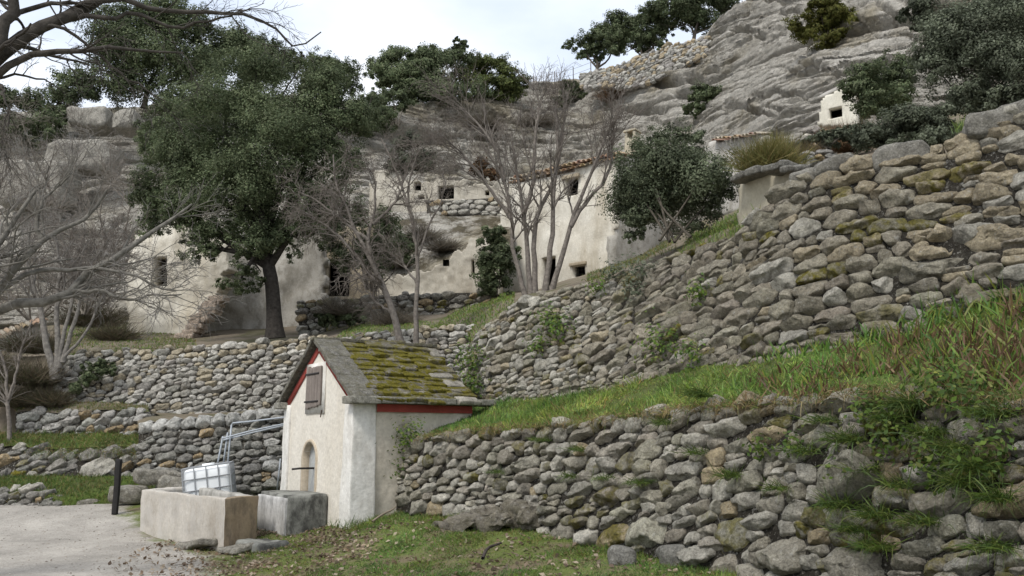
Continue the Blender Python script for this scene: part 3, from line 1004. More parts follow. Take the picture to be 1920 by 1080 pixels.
# the limestone cliff: a stratified face, steep below and laid back above
m = NT("cliff_limestone")
tint, al = m.attr()
c = m.mix(m.noise(0.35, 7, 0.62), (0.58, 0.545, 0.475), (0.72, 0.68, 0.60))
c = m.mix(m.ramp(m.noise(0.22, 5, 0.6), (0.52, 0.0), (0.64, 0.7)), c, (0.40, 0.345, 0.235))
c = m.mix(m.ramp(m.noise(1.8, 8, 0.72, stretch=(0.5, 0.5, 1.6)), (0.53, 0.0), (0.68, 0.5)), c, (0.17, 0.16, 0.14))
c = m.mix(m.ramp(m.noise(2.6, 5, 0.65), (0.60, 0.0), (0.70, 0.6)), c, (0.42, 0.41, 0.37))
c = m.mix(m.math('MULTIPLY', al, m.ramp(m.noise(0.9, 7, 0.7), (0.44, 0.0), (0.56, 0.9))), c, m.mix(m.noise(5, 4), (0.085, 0.07, 0.04), (0.15, 0.125, 0.075)))
m.bump((m.noise(1.6, 8, 0.72, stretch=(0.35, 0.35, 1.8)), 1.0, 0.6), (m.noise(4.5, 7, 0.75), 1.0, 0.28))
c = m.mix(1.0, c, m.ramp(m.noise(5.5, 6, 0.75), (0.34, 0.72), (0.62, 1.12)), 'MULTIPLY')
M_CLIFF = m.done(c, 0.95, 0.1)

CS = np.array([(-900, 260, 44), (-100, 215, 46), (130, 205, 47), (270, 200, 48), (420, 170, 50), (640, 185, 54), (760, 205, 57), (900, 175, 60), (1000, 160, 62), (1110, 146, 62), (1200, 112, 56), (1310, 75, 52.5), (1390, 5, 49), (1500, -90, 47), (1700, -210, 45), (1920, -330, 43), (3200, -900, 38)], float)
CB = np.array([(-900, 760, 33.5), (0, 670, 33.5), (250, 640, 32.5), (700, 600, 33), (900, 590, 34), (1000, 580, 36.5), (1200, 520, 34), (1400, 400, 30), (1500, 330, 27.5), (1600, 285, 26), (1700, 260, 25), (1920, 190, 24), (3200, -120, 18)], float)
nx, nz = 1180, 560
cpx = np.concatenate([np.linspace(-600, 2350, 1100), np.linspace(2360, 3200, 80)])
v = np.linspace(0, 1, nz)[:, None]
sr, sd = np.interp(cpx, CS[:, 0], CS[:, 1]), np.interp(cpx, CS[:, 0], CS[:, 2])
br, bd = np.interp(cpx, CB[:, 0], CB[:, 1]), np.interp(cpx, CB[:, 0], CB[:, 2])
sr = sr + 7 * vnoise(np.stack([cpx * 0.02, cpx * 0, cpx * 0], -1)) + 3 * vnoise(np.stack([cpx * 0.08, cpx * 0, cpx * 0], -1))
row = br + (sr - br) * v
dep = bd + (sd - bd) * (0.55 * v ** 1.3 + 0.45 * ss(0.15, 0.9, v))
# the ledge with the cave rooms, left of the big house: the rock overhangs there
CP_ = at(np.broadcast_to(cpx, row.shape), row, dep)
X, Y, Z = CP_[..., 0], CP_[..., 1], CP_[..., 2]
BED = Z + 0.52 * 2.5 * np.log1p(np.exp((X - 4.0) / 2.5))     # beds dip to the right along the receding face
tilt = BED + 0.55 * fbm(np.stack([X * 0.10, Y * 0.05, Z * 0.10], -1), 21, 3) + 0.10 * fbm(np.stack([X * 0.7, Y * 0.3, Z * 0.5], -1), 22, 3)
disp = np.zeros_like(X)
for th_, amp, sd_ in ((3.1, 1.1, 31), (1.25, 0.60, 41), (0.5, 0.26, 51)):
    lay = tilt / th_ + 0.25 * vnoise(np.stack([X * 0.12 / th_, Y * 0.1, Z * 0.1], -1), sd_)
    ci = np.floor(lay); fr = lay - ci
    pr = fbm(np.stack([X * 0.22 / th_ ** 0.5, ci * 7.7, Y * 0.0 + sd_], -1), sd_ + 3, 3)
    act = ss(-0.2, 0.3, vnoise(np.stack([X * 0.14 / th_ ** .3, ci * 3.1, Z * 0.02], -1), sd_ + 5))
    disp += amp * (0.7 * pr + act * (0.75 * fr - 0.9 * ss(0.12, 0.0, fr) * (0.4 + 0.6 * act)) )
disp += 0.55 * fbm(np.stack([X * 0.13, Y * 0.1, Z * 0.13], -1), 61, 4) + 0.13 * fbm(np.stack([X * 0.7, Y * 0.5, Z * 1.1], -1), 62, 4) + 0.05 * fbm(CP_ * 2.4, 64, 3)
for (kx, kz, wd_, dep_, s4, thr) in ((.12, .95, .045, .42, 71, -.05), (.30, 2.3, .06, .22, 72, .0), (.8, 4.6, .08, .08, 73, -.1), (.50, .40, .03, .18, 74, .15)):
    n4 = fbm(np.stack([X * kx, Y * kx * .6, BED * kz], -1), s4, 4, .55)
    m4 = ss(thr - .15, thr + .2, fbm(np.stack([X * .13, Y * .1, Z * .3], -1), s4 + 9, 2))
    disp -= dep_ * m4 * np.exp(-(n4 / wd_) ** 2)            # fissures along and across the beds
    disp += dep_ * .5 * m4 * np.clip(n4 * 4, -.5, .5)
def hollow(px, py, rx, ry, a):
    return a * np.exp(-(((np.broadcast_to(cpx, row.shape) - px) / rx) ** 2 + ((row - py) / ry) ** 2) ** 1.5)
for h in ((1255, 163, 26, 7, 2.2), (1290, 185, 20, 9, 2.5), (1310, 160, 18, 6, 1.8), (1215, 212, 30, 6, 1.8), (1270, 240, 26, 6, 1.6), (830, 318, 45, 10, 2.0), (940, 322, 60, 10, 2.0), (1440, 190, 24, 8, 1.6), (1500, 130, 45, 6, 1.2), (1405, 205, 40, 6, 1.3), (250, 250, 60, 9, 2.0), (120, 330, 70, 12, 1.5)):
    disp -= hollow(*h)
rs_ = np.random.default_rng(12)
gx_ = np.broadcast_to(cpx, row.shape)
for _ in range(110):                                       # overhung slots and pits weathered out along the beds
    cx_ = rs_.uniform(-100, 1950) if rs_.random() < .45 else rs_.uniform(1050, 1800)
    j_ = int(np.argmin(np.abs(cpx - cx_))); cy_ = row[int(rs_.uniform(0.02, 0.95) * (nz - 1)), j_]
    rx_ = rs_.lognormal(3.2, .5); ry_ = rs_.uniform(1.4, 3.4); dp_ = rs_.uniform(.25, .8)
    i0, i1 = max(0, j_ - int(rx_ * 3 / 2.6)), min(nx, j_ + int(rx_ * 3 / 2.6))
    if i1 - i0 < 3: continue
    dx_ = (gx_[:, i0:i1] - cx_) / rx_
    dy_ = row[:, i0:i1] - cy_ + rs_.uniform(-.25, .12) * (gx_[:, i0:i1] - cx_) - 2.5 * vnoise(np.stack([gx_[:, i0:i1] * .07, row[:, i0:i1] * 0, gx_[:, i0:i1] * 0 + _], -1))
    g_ = np.where(dy_ > 0, np.exp(-(dy_ / ry_ / 1.5) ** 4), np.exp(-(dy_ / 0.9) ** 2))
    disp[:, i0:i1] -= dp_ * np.exp(-np.abs(dx_) ** 2.5) * g_
    disp[:, i0:i1] += .22 * dp_ * np.exp(-np.abs(dx_) ** 2.5) * np.exp(-((dy_ + 5) / 5) ** 2)
fade = ss(0, 0.03, 1 - v) * 0.85 + 0.15
dirv = nrm(np.stack([-X, -Y, 0 * Z], -1))
du_ = np.gradient(CP_, axis=1); dv_ = np.gradient(CP_, axis=0)
nv_ = nrm(np.cross(du_, dv_)); nv_ = np.where((nv_ * dirv).sum(-1, keepdims=True) < 0, -nv_, nv_)
CP_ = CP_ + nrm(nv_ * 0.45 + dirv * 0.75) * (disp * fade)[..., None]
# flat top running back from the edge
capr = [CP_]
for dd, dz in ((1.5, 0.25), (6, 0.6), (25, 0.2), (60, -6)):
    e = CP_[-1] - dirv[-1] * dd; e[:, 2] += dz
    capr.append(e[None])
CPA = np.concatenate(capr)
veg = np.zeros(CPA.shape[:2])
gpx = np.broadcast_to(cpx, row.shape)
veg[:nz] = 0.06 + 0.8 * np.maximum(np.exp(-(((gpx - 960) / 190) ** 2 + ((row - 250) / 60) ** 2)), np.exp(-(((gpx - 850) / 90) ** 2 + ((row - 430) / 50) ** 2)))
veg[nz:] = 1.0
ct = np.concatenate([np.full((veg.size, 3), 0.5), veg.reshape(-1, 1)], 1)
setp(build("cliff", CPA.reshape(-1, 3), grid_faces(*CPA.shape[:2]), M_CLIFF, None, ct, False, origin=(0, 0, 0)), kind="structure",
     label="grey layered limestone cliff rising behind the cave houses", cat="cliff")
def cliff_at(px, py):
    """point on the cliff face seen near (px, py)"""
    i = np.argmin(np.abs(cpx - px)); j = np.argmin(np.abs(row[:, i] - py))
    return CP_[j, i].copy()

# ------------------------------------------------------------------ dry stone walls
def wall_thing(name, label, w, mat=M_WALL, kind=None, **kw):
    g = stones(w, **kw)
    return setp(g.out(name, mat, None, False), label, "stone wall")

def fn1(u, v, pt, pp, ms):
    ms = 0.10 + 0.45 * ss(0.62, 0.8, u) * (u < 1) + 0.3 * np.exp(-((u - 0.42) / .05) ** 2)
    return pt, pp + 0.12 * (1 - u), ms, 1 - 0.18 * ss(0.6, 0.9, u)
wall_thing("dry_stone_wall", "mossy grey dry stone wall at the foot of the slope, grass growing in its joints", w1, sw=0.265, sh_=0.15, seed=101,
           tintf=palette(grey=(0.39, 0.36, 0.29), ppale=0.25, ptan=0.08, tan=(0.45, 0.37, 0.24), fn=fn1), nth=30, relief=0.42, rough=0.022,
           big=[(5.6, 0.22, 0.6, 0.32), (6.9, 0.35, 0.45, 0.32), (8.3, 0.95, 0.6, 0.42), (7.6, 0.25, 0.5, 0.3), (8.4, 0.25, 0.5, 0.32), (5.0, 0.55, 0.42, .26), (3.4, .2, .42, .26)])

def fn2(u, v, pt, pp, ms):
    left = ss(0.42, 0.16, u)
    pt = 0.05 + 0.52 * ss(0.66, 0.86, u + 0.10 * v) * ss(0.15, 0.5, v + 0.2) + 0.30 * ss(.10, .02, u)
    pp = 0.08 + 0.42 * left + 0.25 * ss(0.72, 0.9, u)
    return pt, pp, 0.10 + 0 * u, np.where(u > 0.42, 0.88, 1.0)
wall_thing("dry_stone_wall", "tall leaning dry stone wall above the grass terrace, with tan stones at one end", w2, sw=0.32, sh_=0.18, seed=202, szf=lambda u: 0.62 + 0.38 * float(ss(.2, .55, u)),
           tintf=palette(grey=(0.365, 0.33, 0.255), tan=(0.47, 0.40, 0.28), ppale=0.2, fn=fn2), nth=28, relief=0.40, rough=0.022, wob=0.06)

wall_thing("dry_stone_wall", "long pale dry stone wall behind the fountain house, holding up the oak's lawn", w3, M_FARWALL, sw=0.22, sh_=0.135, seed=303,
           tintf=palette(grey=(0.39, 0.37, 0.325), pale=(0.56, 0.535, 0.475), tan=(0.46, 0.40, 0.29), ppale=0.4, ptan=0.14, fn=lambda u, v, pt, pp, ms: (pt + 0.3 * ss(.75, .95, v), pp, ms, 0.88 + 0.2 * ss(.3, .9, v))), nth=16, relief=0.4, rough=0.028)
w4 = Wall([(28, 830, 19.6), (150, 830, 19.4), (290, 830, 18.9)], [(28, 770, 19.8), (45, 766, 19.8), (120, 772, 19.7), (200, 765, 19.5), (290, 770, 19.2)])
wall_thing("dry_stone_wall", "low grey wall below the long pale wall, grass at its foot", w4, M_FARWALL, sw=0.25, sh_=0.155, seed=404,
           tintf=palette(grey=(0.35, 0.34, 0.305), pale=(.48,.46,.42), ppale=0.25, ptan=0.06), nth=16, relief=0.4, rough=0.028)
w5 = Wall([(-60, 905, 18.6), (100, 905, 18.4), (290, 905, 18.0)], [(-60, 850, 18.9), (20, 832, 18.9), (100, 840, 18.8), (200, 835, 18.6), (290, 838, 18.4)])
wall_thing("dry_stone_wall", "rough low wall around a big square boulder, under a grassy ledge", w5, M_FARWALL, sw=0.38, sh_=0.19, seed=505,
           tintf=palette(grey=(0.30, 0.285, 0.25), ppale=0.15, ptan=0.05, moss=0.1), nth=18, relief=0.4, rough=0.03,
           big=[(3.05, 0.27, 0.72, 0.5)])
w6 = Wall([(258, 925, 17.8), (400, 925, 17.2), (560, 925, 16.6)], [(258, 800, 18.1), (265, 790, 18.1), (340, 783, 17.7), (430, 775, 17.3), (500, 765, 17.0), (560, 752, 16.8)])
b6 = [(x, np.interp(x, w6.s, w6.H) - 0.13, 0.36, 0.25) for x in np.arange(0.2, 3.6, 0.36)]
wall_thing("dry_stone_wall", "grey wall with a row of large pale top stones, behind the white water tank", w6, M_FARWALL, sw=0.28, sh_=0.165, seed=606,
           tintf=palette(grey=(0.29, 0.28, 0.25), pale=(0.54, 0.53, 0.49), ppale=0.1, ptan=0.04, fn=lambda u, v, pt, pp, ms: (pt, np.where(v > .85, 0.95, pp), ms, np.ones(len(u)))), nth=18, relief=0.38, rough=0.028, big=b6)
w7 = Wall([(-60, 975, 17.1), (40, 972, 17.1), (125, 962, 17.0)], [(-60, 905, 17.5), (20, 908, 17.5), (80, 915, 17.4), (105, 922, 17.4), (125, 938, 17.3)])
wall_thing("dry_stone_wall", "lowest little wall of small stones beside the gravel path", w7, M_FARWALL, sw=0.22, sh_=0.14, seed=707,
           tintf=palette(grey=(0.26, 0.25, 0.22), ppale=0.12, ptan=0.05, moss=0.1), nth=16, relief=0.4, rough=0.03)
w8 = Wall([(560, 640, 25.5), (700, 622, 25.5), (850, 600, 25.3), (930, 575, 24.5)], [(560, 562, 25.8), (640, 556, 25.8), (740, 550, 25.6), (850, 545, 25.4), (930, 545, 24.8)])
wall_thing("dry_stone_wall", "dark ragged wall under the ruined facade, behind the bare trees", w8, M_FARWALL, sw=0.34, sh_=0.2, seed=808,
           tintf=palette(grey=(0.25, 0.235, 0.2), ppale=0.12, ptan=0.08, moss=0.15), nth=14, relief=0.4, rough=0.03)
# rubble wall along the cliff edge and the small ones high up
w9 = Wall([(1090, 160, 55.5), (1180, 165, 53), (1250, 140, 51), (1330, 100, 49)], [(1090, 141, 56.5), (1180, 112, 54), (1250, 84, 52), (1330, 66, 50)])
wall_thing("dry_stone_wall", "curved pale wall along the top edge of the cliff", w9, M_FARWALL, sw=0.38, sh_=0.24, seed=909,
           tintf=palette(grey=(0.36, 0.345, 0.31), pale=(0.47, 0.45, 0.40), tan=(0.45, 0.37, 0.25), ppale=0.3, ptan=0.25), nth=12, relief=0.35, rough=0.03)
w10 = Wall([(1505, 318, 13.3), (1560, 318, 13.2), (1605, 310, 13.0)], [(1505, 290, 13.4), (1535, 278, 13.4), (1570, 282, 13.3), (1605, 300, 13.1)])
wall_thing("dry_stone_wall", "small heap-like wall of pale pebbly stones above the tall leaning wall", w10, M_FARWALL, sw=0.16, sh_=0.1, seed=1010,
           tintf=palette(grey=(0.32, 0.31, 0.28), ppale=0.3, ptan=0.06), nth=14, relief=0.45, rough=0.03)
w11 = Wall([(1480, 300, 27), (1540, 275, 26.5), (1600, 245, 26)], [(1480, 262, 27.3), (1530, 235, 27), (1600, 215, 26.5)])
wall_thing("dry_stone_wall", "sloping heap of pale stones below the little white cabin", w11, M_FARWALL, sw=0.35, sh_=0.2, seed=1111,
           tintf=palette(grey=(0.33, 0.31, 0.275), ppale=0.3, ptan=0.15), nth=12, relief=0.4, rough=0.03)
# ------------------------------------------------------------------ the fountain house
M_FRONT = m_plaster("lime_plaster", (0.69, 0.65, 0.57), (0.56, 0.505, 0.415), amt=0.75, sc=1.3)
M_SIDE = m_plaster("stained_plaster", (0.63, 0.58, 0.49), (0.46, 0.41, 0.33), amt=0.9, sc=1.2, streak=(1, 1, 0.7), stain=0.25, stainc=(0.19, 0.15, 0.10))
M_QUOIN = m_plaster("whitewash", (0.74, 0.72, 0.67), (0.50, 0.47, 0.41), amt=0.7, sc=3.0, stain=0.3, stainc=(0.33, 0.30, 0.25))
M_RED = m_plaster("red_paint", (0.33, 0.07, 0.055), (0.22, 0.055, 0.045), amt=0.8, sc=4)
M_SLATE = m_stone("roof_stone", 0.4, 0.25, 30)
M_WOOD = m_plaster("grey_wood", (0.24, 0.205, 0.18), (0.13, 0.11, 0.095), streak=(14, 14, 0.6), amt=0.9, sc=2.5)
M_IRON = m_tint("iron", 0.3, 12, 0.6, 0.3)
M_GALV = m_tint("galvanised", 0.15, 12, 0.45, 0.5)
M_NICHE = m_plaster("blue_grey_plaster", (0.42, 0.43, 0.42), (0.30, 0.30, 0.28), amt=0.8, sc=3)

F = Face(664, 13.1, 537, 15.6, row=760)
W = float(F.uz(537, 760)[0])
ZE = float(F.uz(664, 746)[1]); ZA = float(F.uz(591, 648)[1])
HB = 2.08
Zv = np.array([0, 0, 1.0]); Uv, Nv = F.U, F.N
hp = lambda a, b, z: F.P(np.array(float(a)), np.array(float(z)), np.array(-float(b)))
hut = thing("fountain_house", "small whitewashed fountain house with a mossy stone-slab roof and red trim", "hut", hp(W / 2, 0, 0.1))
nu0, nu1, nz0, nz1 = F.rect(568, 829, 592, 936)
nc, nr_ = (nu0 + nu1) / 2, abs(nu0 - nu1) / 2
nz0 = 0.55
arch = lambda u, z: (np.abs(u - nc) < nr_) & (z > nz0) & ((z < nz1 - nr_) | ((u - nc) ** 2 + (z - (nz1 - nr_)) ** 2 < nr_ ** 2))
g = Geo()
V, Fq = slab(F, [(0, -0.3), (W, -0.3), (W, ZE), (W / 2, ZA - 0.02), (0, ZE)], [], 0.25, 0.022, 0.014, 1.6, 5, arch)
g.add(V, Fq)
g.out("front_wall", M_FRONT, hut)
def quadgrid(P00, P10, P01, P11, n, m, noise, nvec, seed, freq=1.5):
    s, t = np.meshgrid(np.linspace(0, 1, n), np.linspace(0, 1, m))
    P = P00 * ((1 - s) * (1 - t))[..., None] + P10 * (s * (1 - t))[..., None] + P01 * ((1 - s) * t)[..., None] + P11 * (s * t)[..., None]
    P = P + nvec * (noise * fbm(P * freq, seed, 4))[..., None]
    return P.reshape(-1, 3), grid_faces(m, n)
g = Geo()
g.add(*quadgrid(hp(0.0, 0.25, -0.3), hp(0.0, HB, -0.3), hp(0.0, 0.25, ZE), hp(0.0, HB, ZE), 90, 70, 0.03, -Uv, 6))
g.add(*quadgrid(hp(W, 0.25, -0.3), hp(W, HB, -0.3), hp(W, 0.25, ZE), hp(W, HB, ZE), 10, 10, 0.01, Uv, 7))
g.add(*quadgrid(hp(0, HB, -0.3), hp(W, HB, -0.3), hp(0, HB, ZE), hp(W, HB, ZE), 4, 4, 0, Uv, 7))
g.out("side_wall", M_SIDE, hut)
# corner piers, a little wider at the foot
def pier(a0, a1, b0, b1, seed, flare):
    V, Fq = rock(hp((a0 + a1) / 2, (b0 + b1) / 2, ZE / 2 - 0.2), Uv, -Nv, Zv, abs(a1 - a0), abs(b1 - b0), ZE + 0.36, 0.10, 0.022, 3.0, seed, 14)
    k = (1 - np.clip(V[:, 2] / ZE, 0, 1)) * flare
    c = hp((a0 + a1) / 2, (b0 + b1) / 2, 0)
    V[:, :2] += (V[:, :2] - c[:2]) * k[:, None]
    return build("corner_pier", V, Fq, M_QUOIN, hut, None, False)
pier(-0.03, 0.30, -0.03, 0.36, 11, 0.12)
pier(W - 0.26, W + 0.03, -0.03, 0.30, 12, 0.05)
# niche: recessed arched panel and raised surround
g = Geo()
th = np.linspace(0, math.pi, 24)
ol = [(nc + nr_ * math.cos(t) * 1.05, nz1 - nr_ + nr_ * 1.05 * math.sin(t)) for t in th]
ol = [(ol[0][0], nz0)] + ol + [(ol[-1][0], nz0)]
pa = np.array([F.P(np.array(u), np.array(z), np.array(-0.10)) for u, z in ol]); c0 = F.P(np.array(nc), np.array((nz0 + nz1) / 2), np.array(-0.10))
n = len(pa)
g.add(np.concatenate([pa, [c0]]), np.array([(i, (i + 1) % n, n) for i in range(n)]))
g.out("niche_panel", M_NICHE, hut)
g = Geo()
rows = []
for sc, nn in ((0.97, -0.12), (0.97, 0.016), (1.16, 0.020), (1.16, -0.02)):
    o2 = [(nc + nr_ * sc * math.cos(t), nz1 - nr_ + nr_ * sc * math.sin(t)) for t in th]
    o2 = [(o2[0][0], nz0)] + o2 + [(o2[-1][0], nz0)]
    rows.append([F.P(np.array(u), np.array(z), np.array(nn)) for u, z in o2])
V = np.array(rows).reshape(-1, 3)
g.add(V, grid_faces(4, len(th) + 2))
g.out("niche_surround", m_plaster("niche_stone", (0.50, 0.43, 0.33), (0.33, 0.26, 0.18), amt=0.8, sc=4), hut)
su, sz = (float(v) for v in F.uz(578, 878))
pipe = build("spout", *capped([F.P(np.array(su), np.array(sz), np.array(-0.1)), F.P(np.array(su), np.array(sz), np.array(0.15)), F.P(np.array(su), np.array(sz - 0.01), np.array(0.28))], 0.017, 8), M_IRON, hut, (0.03, 0.026, 0.024))
# loft shutter
u0, u1, z0, z1 = F.rect(607, 688, 580, 764)
lu, hu = min(u0, u1), max(u0, u1)
g = Geo()
g.add(*obox(F.P(np.array((lu + hu) / 2), np.array((z0 + z1) / 2 - .02), np.array(0.012)), Uv, Nv, Zv, hu - lu + 0.20, 0.02, z1 - z0 + 0.16))
g.out("shutter_surround", M_QUOIN, hut)
g = Geo()
rng = np.random.default_rng(3)
npl = 5
for k in range(npl):
    w_ = (hu - lu) / npl
    V, Fq = rock(F.P(np.array(lu + w_ * (k + .5)), np.array((z0 + z1) / 2 + rng.normal(0, .006)), np.array(0.045)), Uv, Nv, Zv, w_ - 0.010, 0.03, z1 - z0 + rng.normal(0, .012), 0.2, 0.006, 6, k, 4)
    g.add(V, Fq)
sh = g.out("shutter", M_WOOD, hut)
for zz in (z0 + 0.1, z1 - 0.12):
    V, Fq = obox(F.P(np.array((lu + hu) / 2 + .06), np.array(zz), np.array(0.065)), Uv, Nv, Zv, (hu - lu) * 0.95, 0.008, 0.03)
    build("hinge_strap", V, Fq, M_IRON, sh, (0.03, 0.026, 0.024))
V, Fq = rod([F.P(np.array(lu - .03), np.array(z0 - 0.05), np.array(0.03)), F.P(np.array(lu - .03), np.array(z0 - 0.17), np.array(0.05))], 0.010, 6)
build("shutter_catch", V, Fq, M_IRON, sh, (0.05, 0.03, 0.02))
# roof
slope = math.atan2(ZA - ZE, W / 2)
cs_, sn_ = math.cos(slope), math.sin(slope)
SL = (W / 2) / cs_ + 0.17
def roof_slabs(sgn, seed):
    g = Geo(); rng = np.random.default_rng(seed)
    up = (Uv * sgn) * cs_ + Zv * sn_                        # up the slope
    nn = -(Uv * sgn) * sn_ + Zv * cs_
    rid = hp(W / 2, 0, ZA + 0.05)
    rows = 12; st = SL / rows
    for i in range(rows):
        b = 0.30 + rng.uniform(-.10, 0)
        while b < HB - 0.02:
            ln = min(rng.uniform(0.22, 0.52), max(HB + rng.uniform(0, .08) - b, .08))
            d = SL - (i + 0.35) * st
            c = rid - up * d - Nv * (b + ln / 2) + nn * (0.035 + rng.normal(0, .010)) + up * rng.normal(0, .022)
            tl = rng.normal(0.15, 0.045)
            u2 = nrm(up * math.cos(tl) - nn * math.sin(tl)); n2 = np.cross(u2, -Nv); n2 = n2 if n2 @ nn > 0 else -n2
            V, Fq = rock(c, -Nv, u2, n2, ln - 0.006, st * 1.75 * rng.uniform(.9, 1.1), rng.uniform(0.05, 0.085), 0.45, 0.030, 5, seed * 100 + i * 13 + int(b * 10), 4)
            edge = ss(1.4, 2.0, b)
            pale = rng.random() < 0.03 + 0.25 * edge
            col = np.array((0.40, 0.37, 0.31) if pale else (0.215, 0.195, 0.155)) * rng.uniform(.75, 1.15)
            ms = 0 if pale else rng.uniform(1.4, 2.0) * (1 - 0.45 * edge) * (0.55 if i < 1 or i > 10 else 1)
            g.add(V, Fq, (*col, ms))
            b += ln
    g.add(*obox(rid - up * (SL / 2) - Nv * (HB / 2 + 0.04) - nn * 0.03, -Nv, up, nn, HB + 0.06, SL, 0.05), (0.1, 0.09, 0.07, 0))
    return g, up, nn, rid
roof = Geo()
for sgn, seed in ((1, 1), (-1, 2)):
    g, up, nn, rid = roof_slabs(sgn, seed)
    for V, T in zip(g.v, g.c): pass
    roof.v += g.v; roof.c += g.c
    roof.q += [q + roof.n for q in g.q]; roof.t += [q + roof.n for q in g.t]; roof.n += g.n
roof_o = roof.out("roof", M_SLATE, hut, False)
ver = Geo(); red = Geo()
for sgn in (1, -1):
    up = (Uv * sgn) * cs_ + Zv * sn_; nn = -(Uv * sgn) * sn_ + Zv * cs_
    rid = hp(W / 2, 0, ZA + 0.05)
    k = 3
    for i in range(k):
        L_ = SL / k
        V, Fq = rock(rid - up * (L_ * (i + .5)) + Nv * -0.10 + nn * 0.045, -Nv, up, nn, 0.46, L_ - 0.003, 0.075, 0.2, 0.018, 3, 40 + i + sgn, 8)
        ver.add(V, Fq, (0.215, 0.205, 0.18, 0.18))
    V, Fq = obox(hp(W / 2, -0.008, ZA - 0.065) - up * (SL * 0.5 - 0.06), up, Nv, nn, SL - 0.22, 0.018, 0.115)
    red.add(V, Fq)
V, Fq = rock(hp(W / 2, HB / 2, ZA + 0.095), -Nv, Uv, Zv, HB + 0.3, 0.16, 0.06, 0.4, 0.03, 3, 77, 12)
ver.add(V, Fq, (0.22, 0.205, 0.17, 0.3))
ver.out("verge_slabs", M_SLATE, roof_o, False)
for i in range(4):
    b0 = 0.36 + i * (HB - 0.36) / 4; b1 = b0 + (HB - 0.36) / 4
    red.add(*quadgrid(hp(-0.045, b0, ZE - 0.205), hp(-0.045, b1, ZE - 0.205), hp(-0.045, b0, ZE - 0.08), hp(-0.045, b1, ZE - 0.08), 12, 4, 0.008, -Uv, 9))
red.out("red_trim", M_RED, hut)
rng = np.random.default_rng(9)
for a, sg in ((0, -1), (W, 1)):
    cor = Geo()
    b = -0.16; first = True
    while b < HB:
        ln = 0.52 if first else rng.uniform(0.5, 0.8)
        V, Fq = rock(hp(a + sg * 0.06, b + ln / 2, ZE - 0.03), -Nv, Uv, Zv, ln - 0.006, 0.34, 0.115 if first else 0.10, 0.2, 0.012, 4, int(b * 9) + 3, 6)
        cor.add(V, Fq, np.append(np.array((0.36, 0.345, 0.30)) * rng.uniform(.85, 1.1), 0.1))
        b += ln; first = False
    cor.out("eaves_cornice", M_SLATE, hut, False)

# ------------------------------------------------------------------ trough, step, tank, rails, post
M_TROUGH = m_plaster("worn_render", (0.50, 0.465, 0.41), (0.33, 0.295, 0.245), amt=1.0, sc=1.8, stain=0.45, stainc=(0.45, 0.43, 0.40), streak=(1, 1, 0.5))
M_TOP = m_plaster("trough_rim", (0.48, 0.46, 0.42), (0.26, 0.25, 0.22), amt=0.9, sc=3, stain=0.4)
M_LICH = m_plaster("black_lichen_concrete", (0.25, 0.25, 0.225), (0.10, 0.10, 0.088), amt=0.9, sc=2.6, stain=0.85, stainc=(0.045, 0.044, 0.040), streak=(1, 1, 0.7))
M_PALEC = m_plaster("pale_concrete", (0.55, 0.54, 0.52), (0.30, 0.29, 0.27), amt=0.9, sc=2.2, stain=0.5, stainc=(0.12, 0.115, 0.11), streak=(1.4, 1.4, 0.45))
TA, TB = np.array([-4.16, 12.75, 0]), np.array([-6.42, 15.2, 0])
tu = nrm(TB - TA); TC_, TD = TB + np.array([0.55, 1.0, 0]), np.array([-3.92, 13.55, 0])
HT = 0.73
tr = thing("water_trough", "long plastered stone water trough in front of the fountain house", "trough", (TA + TC_) / 2)
CQ = [TA, TB, TC_, TD]
def twall(k, th, h, mat, name, seed, z0=-0.25):
    """one mitred side of the trough"""
    a, b = CQ[k], CQ[(k + 1) % 4]
    def inner(i):
        p, q, r = CQ[i - 1], CQ[i], CQ[(i + 1) % 4]
        d0, d1 = nrm(q - p), nrm(r - q); n0, n1 = np.array([d0[1], -d0[0], 0]), np.array([d1[1], -d1[0], 0])
        m_ = nrm(n0 + n1); return q + m_ * th / (m_ @ n0)
    ia, ib = inner(k), inner((k + 1) % 4)
    up = np.array([0, 0, h])
    prof_ = [(a + [0, 0, z0], b + [0, 0, z0]), (a + up - [0, 0, .03], b + up - [0, 0, .03]), (a * .97 + ia * .03 + up, b * .97 + ib * .03 + up), (a * .12 + ia * .88 + up, b * .12 + ib * .88 + up), (ia + up - [0, 0, .03], ib + up - [0, 0, .03]), (ia, ib)]
    rows = []
    for (p0, p1), (q0, q1), n in zip(prof_[:-1], prof_[1:], (20, 3, 5, 3, 8)):
        for t in np.linspace(0, 1, n, endpoint=False):
            e0, e1 = p0 * (1 - t) + q0 * t, p1 * (1 - t) + q1 * t
            rows.append(e0 + (e1 - e0) * np.linspace(0, 1, 60)[:, None])
    rows.append(prof_[-1][0] + (prof_[-1][1] - prof_[-1][0]) * np.linspace(0, 1, 60)[:, None])
    P = np.array(rows)
    P = P + 0.03 * np.stack([fbm(P * 2.4, 81 + q, 4) for q in range(3)], -1)
    return build(name, P.reshape(-1, 3), grid_faces(*P.shape[:2]), mat, tr, None, True)
twall(0, 0.16, HT, M_TROUGH, "front_wall", 1)
twall(1, 0.16, HT, M_TROUGH, "end_wall", 3)
twall(2, 0.16, HT, M_TOP, "back_wall", 4)
twall(3, 0.16, HT, m_plaster("brown_render", (0.36, 0.285, 0.195), (0.20, 0.15, 0.10), amt=0.9, sc=1.8, stain=0.45, stainc=(0.08, 0.07, 0.06)), "end_wall", 2)
mw = NT("dark_water"); mw.bump((mw.noise(9, 3), 0.05, 0.01)); M_WATER = mw.done((0.015, 0.02, 0.014), 0.06, 0.5)
q = [p + ((TA + TB + TC_ + TD) / 4 - p) * 0.06 for p in (TA, TB, TC_, TD)]
